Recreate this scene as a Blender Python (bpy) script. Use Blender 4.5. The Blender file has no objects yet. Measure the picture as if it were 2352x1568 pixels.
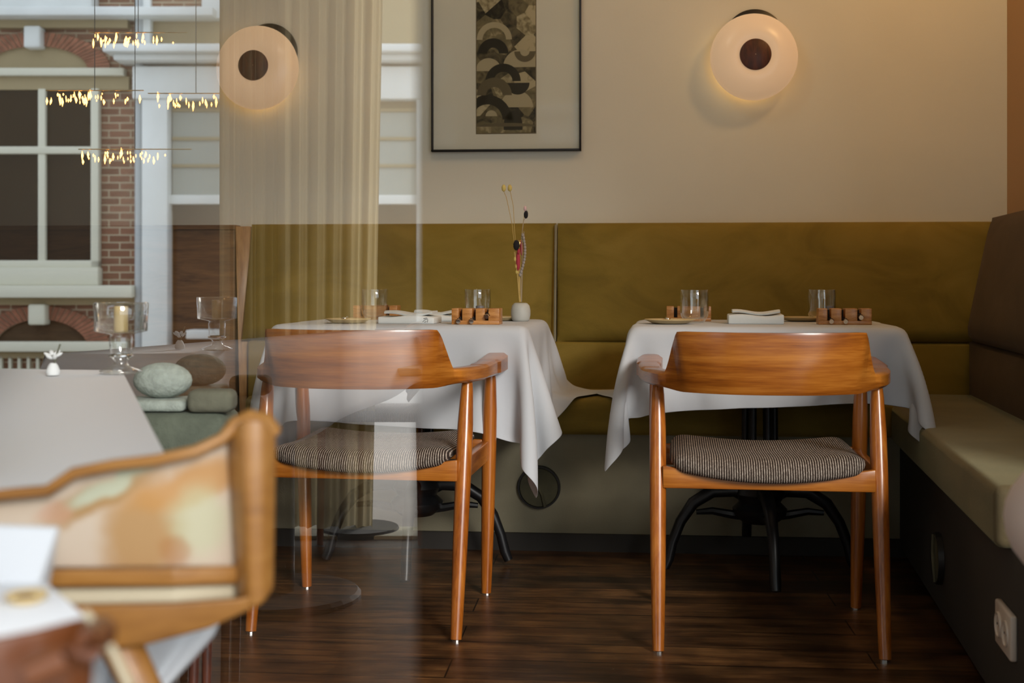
import bpy, bmesh, math, random
import numpy as np
from mathutils import Vector, Matrix
random.seed(7)
SC = bpy.context.scene
COL = SC.collection
PI = math.pi
F, CX, HY, CH = 2860.0, 1176.0, 643.0, 0.862     # focal length in px, centre column, horizon row, eye height
# ------------------------------------------------------------------ camera, world, sun, exposure
cd = bpy.data.cameras.new('camera'); cam = bpy.data.objects.new('camera', cd); COL.objects.link(cam)
cam.location = (0, 0, CH); cam.rotation_euler = (PI/2, 0, math.radians(4.8))
cd.sensor_width = 36; cd.lens = 36*F/2352; cd.shift_y = -(784-HY)/2352
cd.clip_start = 0.02
cd.dof.use_dof = True; cd.dof.focus_distance = 3.3; cd.dof.aperture_fstop = 4.8
SC.camera = cam
SC.view_settings.view_transform = 'Standard'; SC.view_settings.look = 'None'
SC.view_settings.gamma = 1; SC.view_settings.exposure = 0.08; SC.view_settings.use_curve_mapping = False
w = bpy.data.worlds.new('sky'); SC.world = w; w.use_nodes = True
bg = w.node_tree.nodes['Background']
bg.inputs[0].default_value = (0.80, 0.90, 1.0, 1); bg.inputs[1].default_value = 2.0
sl = bpy.data.lights.new('daylight_sun', 'SUN'); so = bpy.data.objects.new('daylight_sun', sl); COL.objects.link(so)
sl.energy = 2.4; sl.angle = math.radians(16); sl.color = (1.0, 0.95, 0.88)
sd = Vector((-0.42, 0.95, -0.42))                  # travels away from the street, to the left and down
so.rotation_euler = sd.to_track_quat('-Z', 'Y').to_euler(); so.location = (2, -3, 4)
def lamp(name, loc, energy, color, r=0.05, parent=None, kind='POINT'):
    l = bpy.data.lights.new(name, kind); o = bpy.data.objects.new(name, l); COL.objects.link(o)
    l.energy = energy; l.color = color
    if kind == 'POINT': l.shadow_soft_size = r
    o.location = loc
    if parent: o.parent = parent
    return o
lamp('unseen_light', (1.35, 3.45, 2.4), 12, (1.0, 0.60, 0.22), 0.08)  # unseen warm lamp, added for the orange glow in the right corner
lamp('unseen_light', (-0.2, 3.1, 2.6), 7, (1.0, 0.86, 0.62), 0.08)  # added fill that brightens back wall and cushions; no such fitting known

# ------------------------------------------------------------------ materials
MATS = {}
def nt(m): return m.node_tree.nodes, m.node_tree.links
def mat(name, col, rough=0.6, metal=0.0, spec=0.5, sheen=0, bump=0, bscale=200, coat=0, emit=None, es=0, var=0, vscale=6):
    m = bpy.data.materials.new(name); m.use_nodes = True; N, L = nt(m); b = N['Principled BSDF']
    b.inputs['Base Color'].default_value = (*col, 1); b.inputs['Roughness'].default_value = rough
    b.inputs['Metallic'].default_value = metal; b.inputs['Specular IOR Level'].default_value = spec
    b.inputs['Coat Weight'].default_value = coat
    if sheen:
        b.inputs['Sheen Weight'].default_value = sheen; b.inputs['Sheen Roughness'].default_value = 0.4
        b.inputs['Sheen Tint'].default_value = (*[min(1, c*2.5+.1) for c in col], 1)
    if emit:
        b.inputs['Emission Color'].default_value = (*emit, 1); b.inputs['Emission Strength'].default_value = es
    tc = N.new('ShaderNodeTexCoord')
    if var:
        n = N.new('ShaderNodeTexNoise'); n.inputs['Scale'].default_value = vscale; n.inputs['Detail'].default_value = 5
        L.new(tc.outputs['Object'], n.inputs['Vector'])
        mx = N.new('ShaderNodeMix'); mx.data_type = 'RGBA'
        mx.inputs['A'].default_value = (*[c*(1-var) for c in col], 1); mx.inputs['B'].default_value = (*[min(1, c*(1+var)) for c in col], 1)
        r = N.new('ShaderNodeMapRange'); r.inputs['From Min'].default_value = .35; r.inputs['From Max'].default_value = .65
        L.new(n.outputs['Fac'], r.inputs['Value']); L.new(r.outputs['Result'], mx.inputs['Factor'])
        L.new(mx.outputs['Result'], b.inputs['Base Color'])
    if bump:
        n = N.new('ShaderNodeTexNoise'); n.inputs['Scale'].default_value = bscale; n.inputs['Detail'].default_value = 4
        L.new(tc.outputs['Object'], n.inputs['Vector'])
        bp = N.new('ShaderNodeBump'); bp.inputs['Strength'].default_value = bump; bp.inputs['Distance'].default_value = 0.01
        L.new(n.outputs['Fac'], bp.inputs['Height']); L.new(bp.outputs['Normal'], b.inputs['Normal'])
    MATS[name] = m
    return m
def wood(name, dark, mid, light, stretch=(1.2, 14, 14), scale=3.0, rough=0.35, coat=0.3, wave=0.6, bump=0.03, planks=None):
    """streaky grain running along the axis with the smallest stretch"""
    m = bpy.data.materials.new(name); m.use_nodes = True; N, L = nt(m); b = N['Principled BSDF']
    b.inputs['Roughness'].default_value = rough; b.inputs['Coat Weight'].default_value = coat; b.inputs['Coat Roughness'].default_value = 0.2
    tc = N.new('ShaderNodeTexCoord'); mp = N.new('ShaderNodeMapping'); mp.inputs['Scale'].default_value = stretch
    L.new(tc.outputs['Object'], mp.inputs['Vector'])
    n1 = N.new('ShaderNodeTexNoise'); n1.inputs['Scale'].default_value = scale; n1.inputs['Detail'].default_value = 8; n1.inputs['Roughness'].default_value = 0.6; n1.inputs['Distortion'].default_value = wave
    L.new(mp.outputs['Vector'], n1.inputs['Vector'])
    n2 = N.new('ShaderNodeTexNoise'); n2.inputs['Scale'].default_value = scale*7; n2.inputs['Detail'].default_value = 3
    L.new(mp.outputs['Vector'], n2.inputs['Vector'])
    ad = N.new('ShaderNodeMath'); ad.operation = 'MULTIPLY_ADD'; ad.inputs[1].default_value = 0.35
    L.new(n2.outputs['Fac'], ad.inputs[0]); L.new(n1.outputs['Fac'], ad.inputs[2])
    r = N.new('ShaderNodeValToRGB'); e = r.color_ramp.elements
    e[0].position = 0.48; e[0].color = (*dark, 1); e[1].position = 0.88; e[1].color = (*light, 1)
    x = e.new(0.66); x.color = (*mid, 1)
    L.new(ad.outputs[0], r.inputs['Fac']); out = r.outputs['Color']
    if planks:                                       # (plank width, plank length): worn floor boards with dark gaps
        br = N.new('ShaderNodeTexBrick'); br.inputs['Scale'].default_value = 1.0
        br.inputs['Brick Width'].default_value = planks[1]; br.inputs['Row Height'].default_value = planks[0]
        br.inputs['Mortar Size'].default_value = 0.0022; br.inputs['Mortar Smooth'].default_value = 0.3
        br.inputs['Color1'].default_value = (0.55, 0.55, 0.55, 1); br.inputs['Color2'].default_value = (1.15, 1.1, 1.0, 1); br.inputs['Mortar'].default_value = (0.04, 0.03, 0.02, 1)
        L.new(tc.outputs['Object'], br.inputs['Vector'])
        mu = N.new('ShaderNodeMix'); mu.data_type = 'RGBA'; mu.blend_type = 'MULTIPLY'; mu.inputs['Factor'].default_value = 1
        L.new(out, mu.inputs['A']); L.new(br.outputs['Color'], mu.inputs['B'])
        sc = N.new('ShaderNodeTexNoise'); sc.inputs['Scale'].default_value = 9; sc.inputs['Detail'].default_value = 10
        L.new(tc.outputs['Object'], sc.inputs['Vector'])
        sr = N.new('ShaderNodeMapRange'); sr.inputs['From Min'].default_value = .35; sr.inputs['From Max'].default_value = .7; sr.inputs['To Min'].default_value = .5; sr.inputs['To Max'].default_value = 1.35
        L.new(sc.outputs['Fac'], sr.inputs['Value'])
        m2 = N.new('ShaderNodeVectorMath'); m2.operation = 'SCALE'; L.new(mu.outputs['Result'], m2.inputs[0]); L.new(sr.outputs['Result'], m2.inputs['Scale'])
        out = m2.outputs['Vector']
        # short pale scratches
        vs = N.new('ShaderNodeMapping'); vs.inputs['Scale'].default_value = (3, 18, 1); vs.inputs['Rotation'].default_value = (0, 0, 0.9)
        L.new(tc.outputs['Object'], vs.inputs['Vector'])
        vo = N.new('ShaderNodeTexNoise'); vo.inputs['Scale'].default_value = 6; vo.inputs['Detail'].default_value = 2; vo.inputs['Distortion'].default_value = 1.5
        L.new(vs.outputs['Vector'], vo.inputs['Vector'])
        vr = N.new('ShaderNodeMapRange'); vr.inputs['From Min'].default_value = .745; vr.inputs['From Max'].default_value = .77; vr.inputs['To Max'].default_value = .5
        L.new(vo.outputs['Fac'], vr.inputs['Value'])
        m3 = N.new('ShaderNodeMix'); m3.data_type = 'RGBA'; m3.inputs['B'].default_value = (0.32, 0.24, 0.14, 1)
        L.new(vr.outputs['Result'], m3.inputs['Factor']); L.new(out, m3.inputs['A']); out = m3.outputs['Result']
    L.new(out, b.inputs['Base Color'])
    if bump:
        bp = N.new('ShaderNodeBump'); bp.inputs['Strength'].default_value = bump; bp.inputs['Distance'].default_value = 0.01
        L.new(ad.outputs[0], bp.inputs['Height']); L.new(bp.outputs['Normal'], b.inputs['Normal'])
    MATS[name] = m
    return m
def velvet(name, col, col2):
    m = mat(name, col, rough=0.75, spec=0.2, sheen=0.35, bump=0.15, bscale=350); N, L = nt(m); b = N['Principled BSDF']
    tc = N.new('ShaderNodeTexCoord'); mp = N.new('ShaderNodeMapping'); mp.inputs['Scale'].default_value = (1.0, 1.0, 1.8)
    L.new(tc.outputs['Object'], mp.inputs['Vector'])
    n = N.new('ShaderNodeTexNoise'); n.inputs['Scale'].default_value = 3.2; n.inputs['Detail'].default_value = 9; n.inputs['Roughness'].default_value = .55; n.inputs['Distortion'].default_value = 1.1
    L.new(mp.outputs['Vector'], n.inputs['Vector'])
    r = N.new('ShaderNodeValToRGB'); e = r.color_ramp.elements
    e[0].position = .33; e[0].color = (*[c*.8 for c in col], 1); e[1].position = .68; e[1].color = (*col2, 1)
    x = e.new(.5); x.color = (*col, 1)
    L.new(n.outputs['Fac'], r.inputs['Fac']); L.new(r.outputs['Color'], b.inputs['Base Color'])
    return m
wood('chair_wood', (0.20, 0.050, 0.004), (0.34, 0.100, 0.009), (0.50, 0.18, 0.024), stretch=(1.2, 2.5, 22), scale=1.8, rough=0.30, coat=0.5, wave=0.25)
wood('near_wood', (0.10, 0.028, 0.008), (0.15, 0.045, 0.012), (0.20, 0.065, 0.018), stretch=(2, 8, 8), scale=1.0, rough=0.35, coat=0.3, wave=0.2)
wood('leg_wood', (0.22, 0.052, 0.004), (0.36, 0.10, 0.010), (0.48, 0.16, 0.02), stretch=(16, 16, 1.2), scale=2.0, rough=0.28, coat=0.5)
wood('block_wood', (0.30, 0.11, 0.02), (0.48, 0.20, 0.05), (0.60, 0.29, 0.09), stretch=(5, 30, 30), scale=4, rough=0.4, coat=0.2)
wood('oak_panel', (0.12, 0.05, 0.014), (0.21, 0.095, 0.028), (0.32, 0.155, 0.05), stretch=(1.2, 10, 8), scale=2.0, rough=0.55, coat=0.0, wave=1.6)
wood('light_oak', (0.26, 0.12, 0.04), (0.42, 0.22, 0.08), (0.55, 0.32, 0.13), stretch=(14, 14, 1.2), scale=2.0, rough=0.5, coat=0.1)
wood('walnut', (0.03, 0.008, 0.004), (0.07, 0.018, 0.008), (0.13, 0.035, 0.014), stretch=(14, 14, 2.5), scale=3.0, rough=0.5, coat=0.1)
wood('floorboards', (0.035, 0.015, 0.006), (0.10, 0.045, 0.017), (0.19, 0.095, 0.035), stretch=(1.0, 12, 1), scale=2.5, rough=0.38, coat=0.1, wave=0.8, planks=(0.135, 1.9), bump=0.12)
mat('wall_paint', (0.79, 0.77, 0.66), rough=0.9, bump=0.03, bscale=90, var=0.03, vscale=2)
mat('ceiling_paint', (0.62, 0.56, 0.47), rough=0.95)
mat('ochre_wall', (0.48, 0.27, 0.12), rough=0.9, bump=0.04, bscale=90)  # right wall tone, browner than the back wall
velvet('olive_velvet', (0.25, 0.17, 0.028), (0.30, 0.205, 0.04))
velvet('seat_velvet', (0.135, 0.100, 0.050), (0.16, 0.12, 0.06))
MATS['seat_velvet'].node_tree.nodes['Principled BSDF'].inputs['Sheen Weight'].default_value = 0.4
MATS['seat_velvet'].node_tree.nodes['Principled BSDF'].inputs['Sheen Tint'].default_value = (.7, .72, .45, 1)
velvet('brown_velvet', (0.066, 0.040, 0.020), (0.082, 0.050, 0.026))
mat('base_fabric', (0.27, 0.24, 0.16), rough=0.9, sheen=0.1, var=0.12, vscale=5, bump=0.1)
mat('dark_base', (0.035, 0.028, 0.02), rough=0.8)
mat('plinth', (0.02, 0.016, 0.012), rough=0.7)
mat('vent_fabric', (0.075, 0.068, 0.035), rough=0.8, var=0.3, vscale=14)
mat('black_iron', (0.008, 0.008, 0.009), rough=0.38, spec=0.5)
mat('black_frame', (0.012, 0.010, 0.009), rough=0.4)
mat('silver', (0.80, 0.80, 0.78), rough=0.16, metal=1)
mat('dark_metal', (0.03, 0.028, 0.027), rough=0.4, metal=0.6)
mat('mount_board', (0.76, 0.73, 0.61), rough=0.85)
mat('paper_line', (0.16, 0.12, 0.06), rough=0.8)
mat('plate_glaze', (0.62, 0.46, 0.22), rough=0.35, spec=0.5, var=0.08)
mat('vase_glaze', (0.50, 0.50, 0.46), rough=0.55, var=0.05, vscale=25)
mat('napkin', (0.70, 0.72, 0.70), rough=0.9, bump=0.2, bscale=60)
mat('mark_ink', (0.06, 0.06, 0.06), rough=0.7)
mat('grey_disc', (0.16, 0.15, 0.15), rough=0.5)
mat('straw', (0.56, 0.38, 0.12), rough=0.8)
mat('straw_head', (0.68, 0.52, 0.15), rough=0.8)
mat('black_head', (0.012, 0.010, 0.012), rough=0.9)
mat('pink_flower', (0.75, 0.50, 0.50), rough=0.8)
mat('crimson_flower', (0.42, 0.035, 0.055), rough=0.8)
mat('grey_flower', (0.36, 0.31, 0.27), rough=0.9)
mat('white_plastic', (0.62, 0.52, 0.42), rough=0.35)
mat('blush', (0.60, 0.46, 0.38), rough=0.7, sheen=0.1)
mat('beige_uphol', (0.50, 0.40, 0.30), rough=0.9, var=0.06, vscale=9, bump=0.1)
mat('cream_uphol', (0.56, 0.50, 0.36), rough=0.85)
wood('honey_wood', (0.20, 0.080, 0.014), (0.29, 0.125, 0.024), (0.37, 0.18, 0.045), stretch=(2, 4, 10), scale=1.6, rough=0.45, coat=0.1, wave=0.2)
mat('teal_fabric', (0.10, 0.115, 0.085), rough=0.95, var=0.12, vscale=30, bump=0.4, bscale=60)
mat('dusty_teal', (0.30, 0.34, 0.30), rough=1.0, var=0.12, vscale=60, bump=0.3, bscale=150)
mat('moss_fabric', (0.12, 0.12, 0.085), rough=0.95, var=0.12, vscale=20, bump=0.3, bscale=60)
mat('facade_white', (0.72, 0.74, 0.72), rough=0.7, var=0.04, vscale=3)
mat('facade_cream', (0.66, 0.64, 0.52), rough=0.7)
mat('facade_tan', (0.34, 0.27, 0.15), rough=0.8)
mat('slate_blind', (0.36, 0.38, 0.34), rough=0.7)
mat('window_dark', (0.030, 0.017, 0.007), rough=0.10, spec=0.12)
mat('pipe_grey', (0.42, 0.45, 0.46), rough=0.5)
mat('pavement', (0.42, 0.37, 0.32), rough=0.85, var=0.08, vscale=3)
mat('sill_stone', (0.55, 0.50, 0.36), rough=0.6)
mat('bead_glow', (0.9, 0.6, 0.25), emit=(1.0, 0.48, 0.13), es=9)
mat('brass', (0.6, 0.42, 0.16), rough=0.3, metal=1)
mat('petal', (0.70, 0.72, 0.72), rough=0.8)

def cloth_mat():
    m = mat('white_cloth', (0.54, 0.56, 0.59), rough=0.85, spec=0.2, sheen=0.08, bump=0.06, bscale=25)
    return m
cloth_mat()
mat('lit_cloth', (0.70, 0.72, 0.75), rough=0.85, spec=0.2, bump=0.06, bscale=25)  # lighter copy of white_cloth; brighter light on foreground linen painted in
def opal():
    m = bpy.data.materials.new('opal_glass'); m.use_nodes = True; N, L = nt(m); b = N['Principled BSDF']
    b.inputs['Base Color'].default_value = (0.55, 0.46, 0.36, 1); b.inputs['Roughness'].default_value = 0.3
    b.inputs['Emission Color'].default_value = (1.0, 0.62, 0.34, 1); b.inputs['Emission Strength'].default_value = 0.33
    MATS['opal_glass'] = m
opal()
def clear_glass(name, tint=(1, 1, 1), lo=0.09):
    m = bpy.data.materials.new(name); m.use_nodes = True; N, L = nt(m); N.remove(N['Principled BSDF'])
    g = N.new('ShaderNodeBsdfGlossy'); g.inputs['Roughness'].default_value = 0.04; g.inputs['Color'].default_value = (1, 1, 1, 1)
    t = N.new('ShaderNodeBsdfTransparent'); t.inputs['Color'].default_value = (*tint, 1)
    lw = N.new('ShaderNodeLayerWeight'); lw.inputs['Blend'].default_value = 0.5; fr = N.new('ShaderNodeMapRange'); fr.interpolation_type = 'SMOOTHERSTEP'; fr.inputs['From Min'].default_value = 0.2; fr.inputs['To Min'].default_value = lo; fr.inputs['To Max'].default_value = 0.8; L.new(lw.outputs['Facing'], fr.inputs['Value'])
    mx = N.new('ShaderNodeMixShader'); L.new(fr.outputs[0], mx.inputs[0]); L.new(t.outputs[0], mx.inputs[1]); L.new(g.outputs[0], mx.inputs[2])
    L.new(mx.outputs[0], N['Material Output'].inputs['Surface']); MATS[name] = m
clear_glass('tumbler_glass', (0.97, 0.98, 0.97))
clear_glass('picture_glass', (0.99, 0.99, 0.985), 0.015)
def stripes():
    m = bpy.data.materials.new('woven_wool'); m.use_nodes = True; N, L = nt(m); b = N['Principled BSDF']; b.inputs['Roughness'].default_value = 0.95
    tc = N.new('ShaderNodeTexCoord'); sp = N.new('ShaderNodeSeparateXYZ'); L.new(tc.outputs['Object'], sp.inputs[0])
    ns = N.new('ShaderNodeTexNoise'); ns.inputs['Scale'].default_value = 260; ns.inputs['Detail'].default_value = 2; L.new(tc.outputs['Object'], ns.inputs['Vector'])
    a = N.new('ShaderNodeMath'); a.operation = 'MULTIPLY'; a.inputs[1].default_value = 2*PI/0.0056; L.new(sp.outputs['X'], a.inputs[0])
    a2 = N.new('ShaderNodeMath'); a2.operation = 'MULTIPLY_ADD'; a2.inputs[1].default_value = 2.2; L.new(ns.outputs['Fac'], a2.inputs[0]); L.new(a.outputs[0], a2.inputs[2])
    s = N.new('ShaderNodeMath'); s.operation = 'SINE'; L.new(a2.outputs[0], s.inputs[0])
    n2 = N.new('ShaderNodeTexNoise'); n2.inputs['Scale'].default_value = 140; L.new(tc.outputs['Object'], n2.inputs['Vector'])
    a3 = N.new('ShaderNodeMath'); a3.operation = 'MULTIPLY_ADD'; a3.inputs[1].default_value = 1.1; L.new(n2.outputs['Fac'], a3.inputs[0]); L.new(s.outputs[0], a3.inputs[2])
    r = N.new('ShaderNodeValToRGB'); e = r.color_ramp.elements
    e[0].position = 0.25; e[0].color = (0.022, 0.013, 0.008, 1); e[1].position = 1.0; e[1].color = (0.52, 0.45, 0.38, 1)
    x = e.new(0.7); x.color = (0.11, 0.07, 0.05, 1)
    mr = N.new('ShaderNodeMapRange'); mr.inputs['From Min'].default_value = -0.6; mr.inputs['From Max'].default_value = 1.6
    L.new(a3.outputs[0], mr.inputs['Value']); L.new(mr.outputs[0], r.inputs['Fac']); L.new(r.outputs[0], b.inputs['Base Color'])
    bp = N.new('ShaderNodeBump'); bp.inputs['Strength'].default_value = 0.5; bp.inputs['Distance'].default_value = 0.002
    L.new(a3.outputs[0], bp.inputs['Height']); L.new(bp.outputs[0], b.inputs['Normal']); MATS['woven_wool'] = m
stripes()
def brickmat():
    m = bpy.data.materials.new('brick'); m.use_nodes = True; N, L = nt(m); b = N['Principled BSDF']; b.inputs['Roughness'].default_value = 0.9
    tc = N.new('ShaderNodeTexCoord'); mp = N.new('ShaderNodeMapping'); mp.inputs['Rotation'].default_value = (PI/2, 0, 0); L.new(tc.outputs['Object'], mp.inputs['Vector'])
    br = N.new('ShaderNodeTexBrick'); br.inputs['Scale'].default_value = 1; br.inputs['Brick Width'].default_value = 0.21; br.inputs['Row Height'].default_value = 0.072; br.inputs['Mortar Size'].default_value = 0.007
    br.inputs['Color1'].default_value = (0.26, 0.125, 0.075, 1); br.inputs['Color2'].default_value = (0.18, 0.085, 0.05, 1); br.inputs['Mortar'].default_value = (0.42, 0.35, 0.24, 1)
    L.new(mp.outputs[0], br.inputs['Vector']); L.new(br.outputs['Color'], b.inputs['Base Color']); MATS['brick'] = m
brickmat()
mat('brick_red', (0.30, 0.12, 0.07), rough=0.9, var=0.25, vscale=12)
mat('mortar', (0.45, 0.38, 0.26), rough=0.9)
def sheer():
    m = bpy.data.materials.new('sheer_voile'); m.use_nodes = True; N, L = nt(m); N.remove(N['Principled BSDF'])
    d = N.new('ShaderNodeBsdfDiffuse'); d.inputs[0].default_value = (0.62, 0.55, 0.40, 1)
    tl = N.new('ShaderNodeBsdfTranslucent'); tl.inputs[0].default_value = (0.72, 0.64, 0.46, 1)
    t = N.new('ShaderNodeBsdfTransparent')
    m1 = N.new('ShaderNodeMixShader'); m1.inputs[0].default_value = 0.6; L.new(d.outputs[0], m1.inputs[1]); L.new(tl.outputs[0], m1.inputs[2])
    m2 = N.new('ShaderNodeMixShader'); m2.inputs[0].default_value = 0.86; L.new(t.outputs[0], m2.inputs[1]); L.new(m1.outputs[0], m2.inputs[2])
    L.new(m2.outputs[0], N['Material Output'].inputs['Surface']); MATS['sheer_voile'] = m
sheer()
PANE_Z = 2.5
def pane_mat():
    """half-silvered glass: strong and weak bands of reflection are painted across it (object x, metres)"""
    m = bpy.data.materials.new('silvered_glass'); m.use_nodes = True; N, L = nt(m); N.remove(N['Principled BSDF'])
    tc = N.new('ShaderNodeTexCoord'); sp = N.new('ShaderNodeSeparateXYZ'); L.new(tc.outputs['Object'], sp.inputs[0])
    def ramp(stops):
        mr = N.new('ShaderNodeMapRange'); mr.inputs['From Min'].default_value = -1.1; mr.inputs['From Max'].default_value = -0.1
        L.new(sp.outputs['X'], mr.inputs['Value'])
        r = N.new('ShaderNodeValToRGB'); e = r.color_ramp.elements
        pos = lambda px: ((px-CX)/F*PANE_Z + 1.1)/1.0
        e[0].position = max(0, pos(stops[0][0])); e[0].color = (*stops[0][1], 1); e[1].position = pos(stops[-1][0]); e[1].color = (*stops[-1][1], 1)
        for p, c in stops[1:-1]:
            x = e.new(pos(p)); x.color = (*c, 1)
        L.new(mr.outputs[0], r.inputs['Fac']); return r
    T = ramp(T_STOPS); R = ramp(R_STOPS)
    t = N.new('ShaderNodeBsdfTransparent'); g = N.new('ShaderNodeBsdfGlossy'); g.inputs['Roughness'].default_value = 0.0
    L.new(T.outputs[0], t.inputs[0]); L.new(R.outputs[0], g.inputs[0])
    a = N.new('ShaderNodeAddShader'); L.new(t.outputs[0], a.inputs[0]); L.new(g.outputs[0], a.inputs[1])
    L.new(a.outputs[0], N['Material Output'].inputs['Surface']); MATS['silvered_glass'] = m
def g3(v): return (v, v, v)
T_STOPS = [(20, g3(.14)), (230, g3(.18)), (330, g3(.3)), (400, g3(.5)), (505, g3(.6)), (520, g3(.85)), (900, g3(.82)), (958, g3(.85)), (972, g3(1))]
R_STOPS = [(20, g3(.50)), (330, g3(.54)), (420, g3(.42)), (505, g3(.36)), (520, g3(.20)), (780, g3(.22)), (830, g3(.50)), (940, g3(.50)), (972, g3(0.0))]  # mirror strength per column; bright haze near the free edge is painted in
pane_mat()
def print_mat():
    """plain sepia-and-black mottled pattern, a generic stand-in for the print"""
    m = bpy.data.materials.new('sepia_print'); m.use_nodes = True; N, L = nt(m); b = N['Principled BSDF']; b.inputs['Roughness'].default_value = 0.85
    tc = N.new('ShaderNodeTexCoord')
    v = N.new('ShaderNodeTexVoronoi'); v.inputs['Scale'].default_value = 16; v.feature = 'F1'; v.inputs['Randomness'].default_value = 1
    n = N.new('ShaderNodeTexNoise'); n.inputs['Scale'].default_value = 30; n.inputs['Detail'].default_value = 6; n.inputs['Distortion'].default_value = 1.2
    L.new(tc.outputs['Object'], v.inputs['Vector']); L.new(tc.outputs['Object'], n.inputs['Vector'])
    bw = N.new('ShaderNodeRGBToBW'); L.new(v.outputs['Color'], bw.inputs[0])
    a = N.new('ShaderNodeMath'); a.operation = 'MULTIPLY_ADD'; a.inputs[1].default_value = 0.9; L.new(n.outputs['Fac'], a.inputs[0]); L.new(bw.outputs[0], a.inputs[2])
    r = N.new('ShaderNodeValToRGB'); e = r.color_ramp.elements; e[0].position = .45; e[0].color = (0.012, 0.010, 0.005, 1); e[1].position = 1.15-.1; e[1].color = (0.50, 0.42, 0.25, 1)
    x = e.new(.85); x.color = (0.22, 0.18, 0.09, 1)
    mr = N.new('ShaderNodeMapRange'); mr.inputs['From Max'].default_value = 1.25; L.new(a.outputs[0], mr.inputs[0]); L.new(mr.outputs[0], r.inputs[0])
    L.new(r.outputs[0], b.inputs['Base Color']); MATS['sepia_print'] = m
print_mat()
mat('print_cream', (0.46, 0.39, 0.24), rough=0.85)
mat('print_black', (0.02, 0.017, 0.01), rough=0.85)
mat('print_brown', (0.13, 0.105, 0.055), rough=0.85)

# ------------------------------------------------------------------ mesh helpers
class MB:
    def __init__(s): s.v = []; s.f = []
    def add(s, vs, fs):
        k = len(s.v); s.v += [tuple(v) for v in vs]; s.f += [tuple(i+k for i in f) for f in fs]; return s
    def box(s, x0, x1, y0, y1, z0, z1):
        return s.add([(x0,y0,z0),(x1,y0,z0),(x1,y1,z0),(x0,y1,z0),(x0,y0,z1),(x1,y0,z1),(x1,y1,z1),(x0,y1,z1)],
                     [(0,3,2,1),(4,5,6,7),(0,1,5,4),(1,2,6,5),(2,3,7,6),(3,0,4,7)])
    def hexa(s, b, t):                                # 4 bottom and 4 top points, both counter-clockwise
        return s.add(list(b)+list(t), [(0,3,2,1),(4,5,6,7),(0,1,5,4),(1,2,6,5),(2,3,7,6),(3,0,4,7)])
    def grid(s, rows, close=False):
        n, m_ = len(rows), len(rows[0]); vs = [p for r in rows for p in r]; fs = []
        for i in range(n-1):
            for j in range(m_ - (0 if close else 1)):
                j2 = (j+1) % m_; fs.append((i*m_+j, i*m_+j2, (i+1)*m_+j2, (i+1)*m_+j))
        return s.add(vs, fs)
    def tube(s, pts, radii, n=12, cap=True):
        pts = [Vector(p) for p in pts]
        if not hasattr(radii, '__len__'): radii = [radii]*len(pts)
        rows = []; up = Vector((0.03, 1, 0.07)).normalized()
        for i, p in enumerate(pts):
            t = (pts[min(i+1, len(pts)-1)] - pts[max(i-1, 0)]).normalized()
            if abs(t.dot(up)) > 0.97: up = Vector((1, 0.05, 0.1)).normalized()
            a = t.cross(up).normalized(); b = t.cross(a).normalized()
            rows.append([p + (a*math.cos(2*PI*k/n) + b*math.sin(2*PI*k/n))*radii[i] for k in range(n)])
        k = len(s.v); s.grid(rows, True)
        if cap:
            s.f.append(tuple(k+j for j in range(n))); s.f.append(tuple(k+(len(rows)-1)*n+j for j in reversed(range(n))))
        return s
    def lathe(s, prof, n=32, c=(0, 0, 0), flute=None, axis='z'):
        rows = []
        for r, z in prof:
            row = []
            for k in range(n):
                a = 2*PI*k/n; rr = r*(1 + (flute(z, k) if flute else 0))
                p = (rr*math.cos(a), rr*math.sin(a), z)
                if axis == 'y': p = (p[0], -p[2], p[1])
                row.append((p[0]+c[0], p[1]+c[1], p[2]+c[2]))
            rows.append(row)
        return s.grid(rows, True)
    def ell(s, c, r, n=12, m_=8):
        rows = []
        for i in range(m_+1):
            t = -PI/2 + PI*i/m_; rr = max(math.cos(t), 0.001)
            rows.append([(c[0]+r[0]*rr*math.cos(2*PI*k/n), c[1]+r[1]*rr*math.sin(2*PI*k/n), c[2]+r[2]*math.sin(t)) for k in range(n)])
        return s.grid(rows, True)
    def build(s, name, m, parent=None, smooth=False, bevel=0, seg=2, solid=0, sub=0, ang=40, offset=-1):
        me = bpy.data.meshes.new(name); me.from_pydata(s.v, [], s.f); me.validate()
        bm = bmesh.new(); bm.from_mesh(me); bmesh.ops.remove_doubles(bm, verts=bm.verts, dist=1e-6)
        bmesh.ops.recalc_face_normals(bm, faces=bm.faces); bm.to_mesh(me); bm.free()
        o = bpy.data.objects.new(name, me); COL.objects.link(o); me.materials.append(MATS[m])
        if smooth:
            for p in me.polygons: p.use_smooth = True
            if ang < 180: me.set_sharp_from_angle(angle=math.radians(ang))
        if parent: o.parent = parent
        if solid:
            q = o.modifiers.new('solid', 'SOLIDIFY'); q.thickness = solid; q.offset = offset
        if bevel:
            q = o.modifiers.new('bevel', 'BEVEL'); q.width = bevel; q.segments = seg; q.limit_method = 'ANGLE'
            for p in me.polygons: p.use_smooth = True
            q.harden_normals = False
        if sub:
            q = o.modifiers.new('sub', 'SUBSURF'); q.levels = sub; q.render_levels = sub
        return o
def tag(o, label=None, cat=None, group=None, kind=None):
    if label: o['label'] = label
    if cat: o['category'] = cat
    if group: o['group'] = group
    if kind: o['kind'] = kind
    return o
def empty(name, loc=(0, 0, 0), rz=0, label=None, cat=None, group=None):
    o = bpy.data.objects.new(name, None); COL.objects.link(o); o.location = loc; o.rotation_euler = (0, 0, rz)
    o.empty_display_size = 0.1
    return tag(o, label, cat, group)
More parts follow.
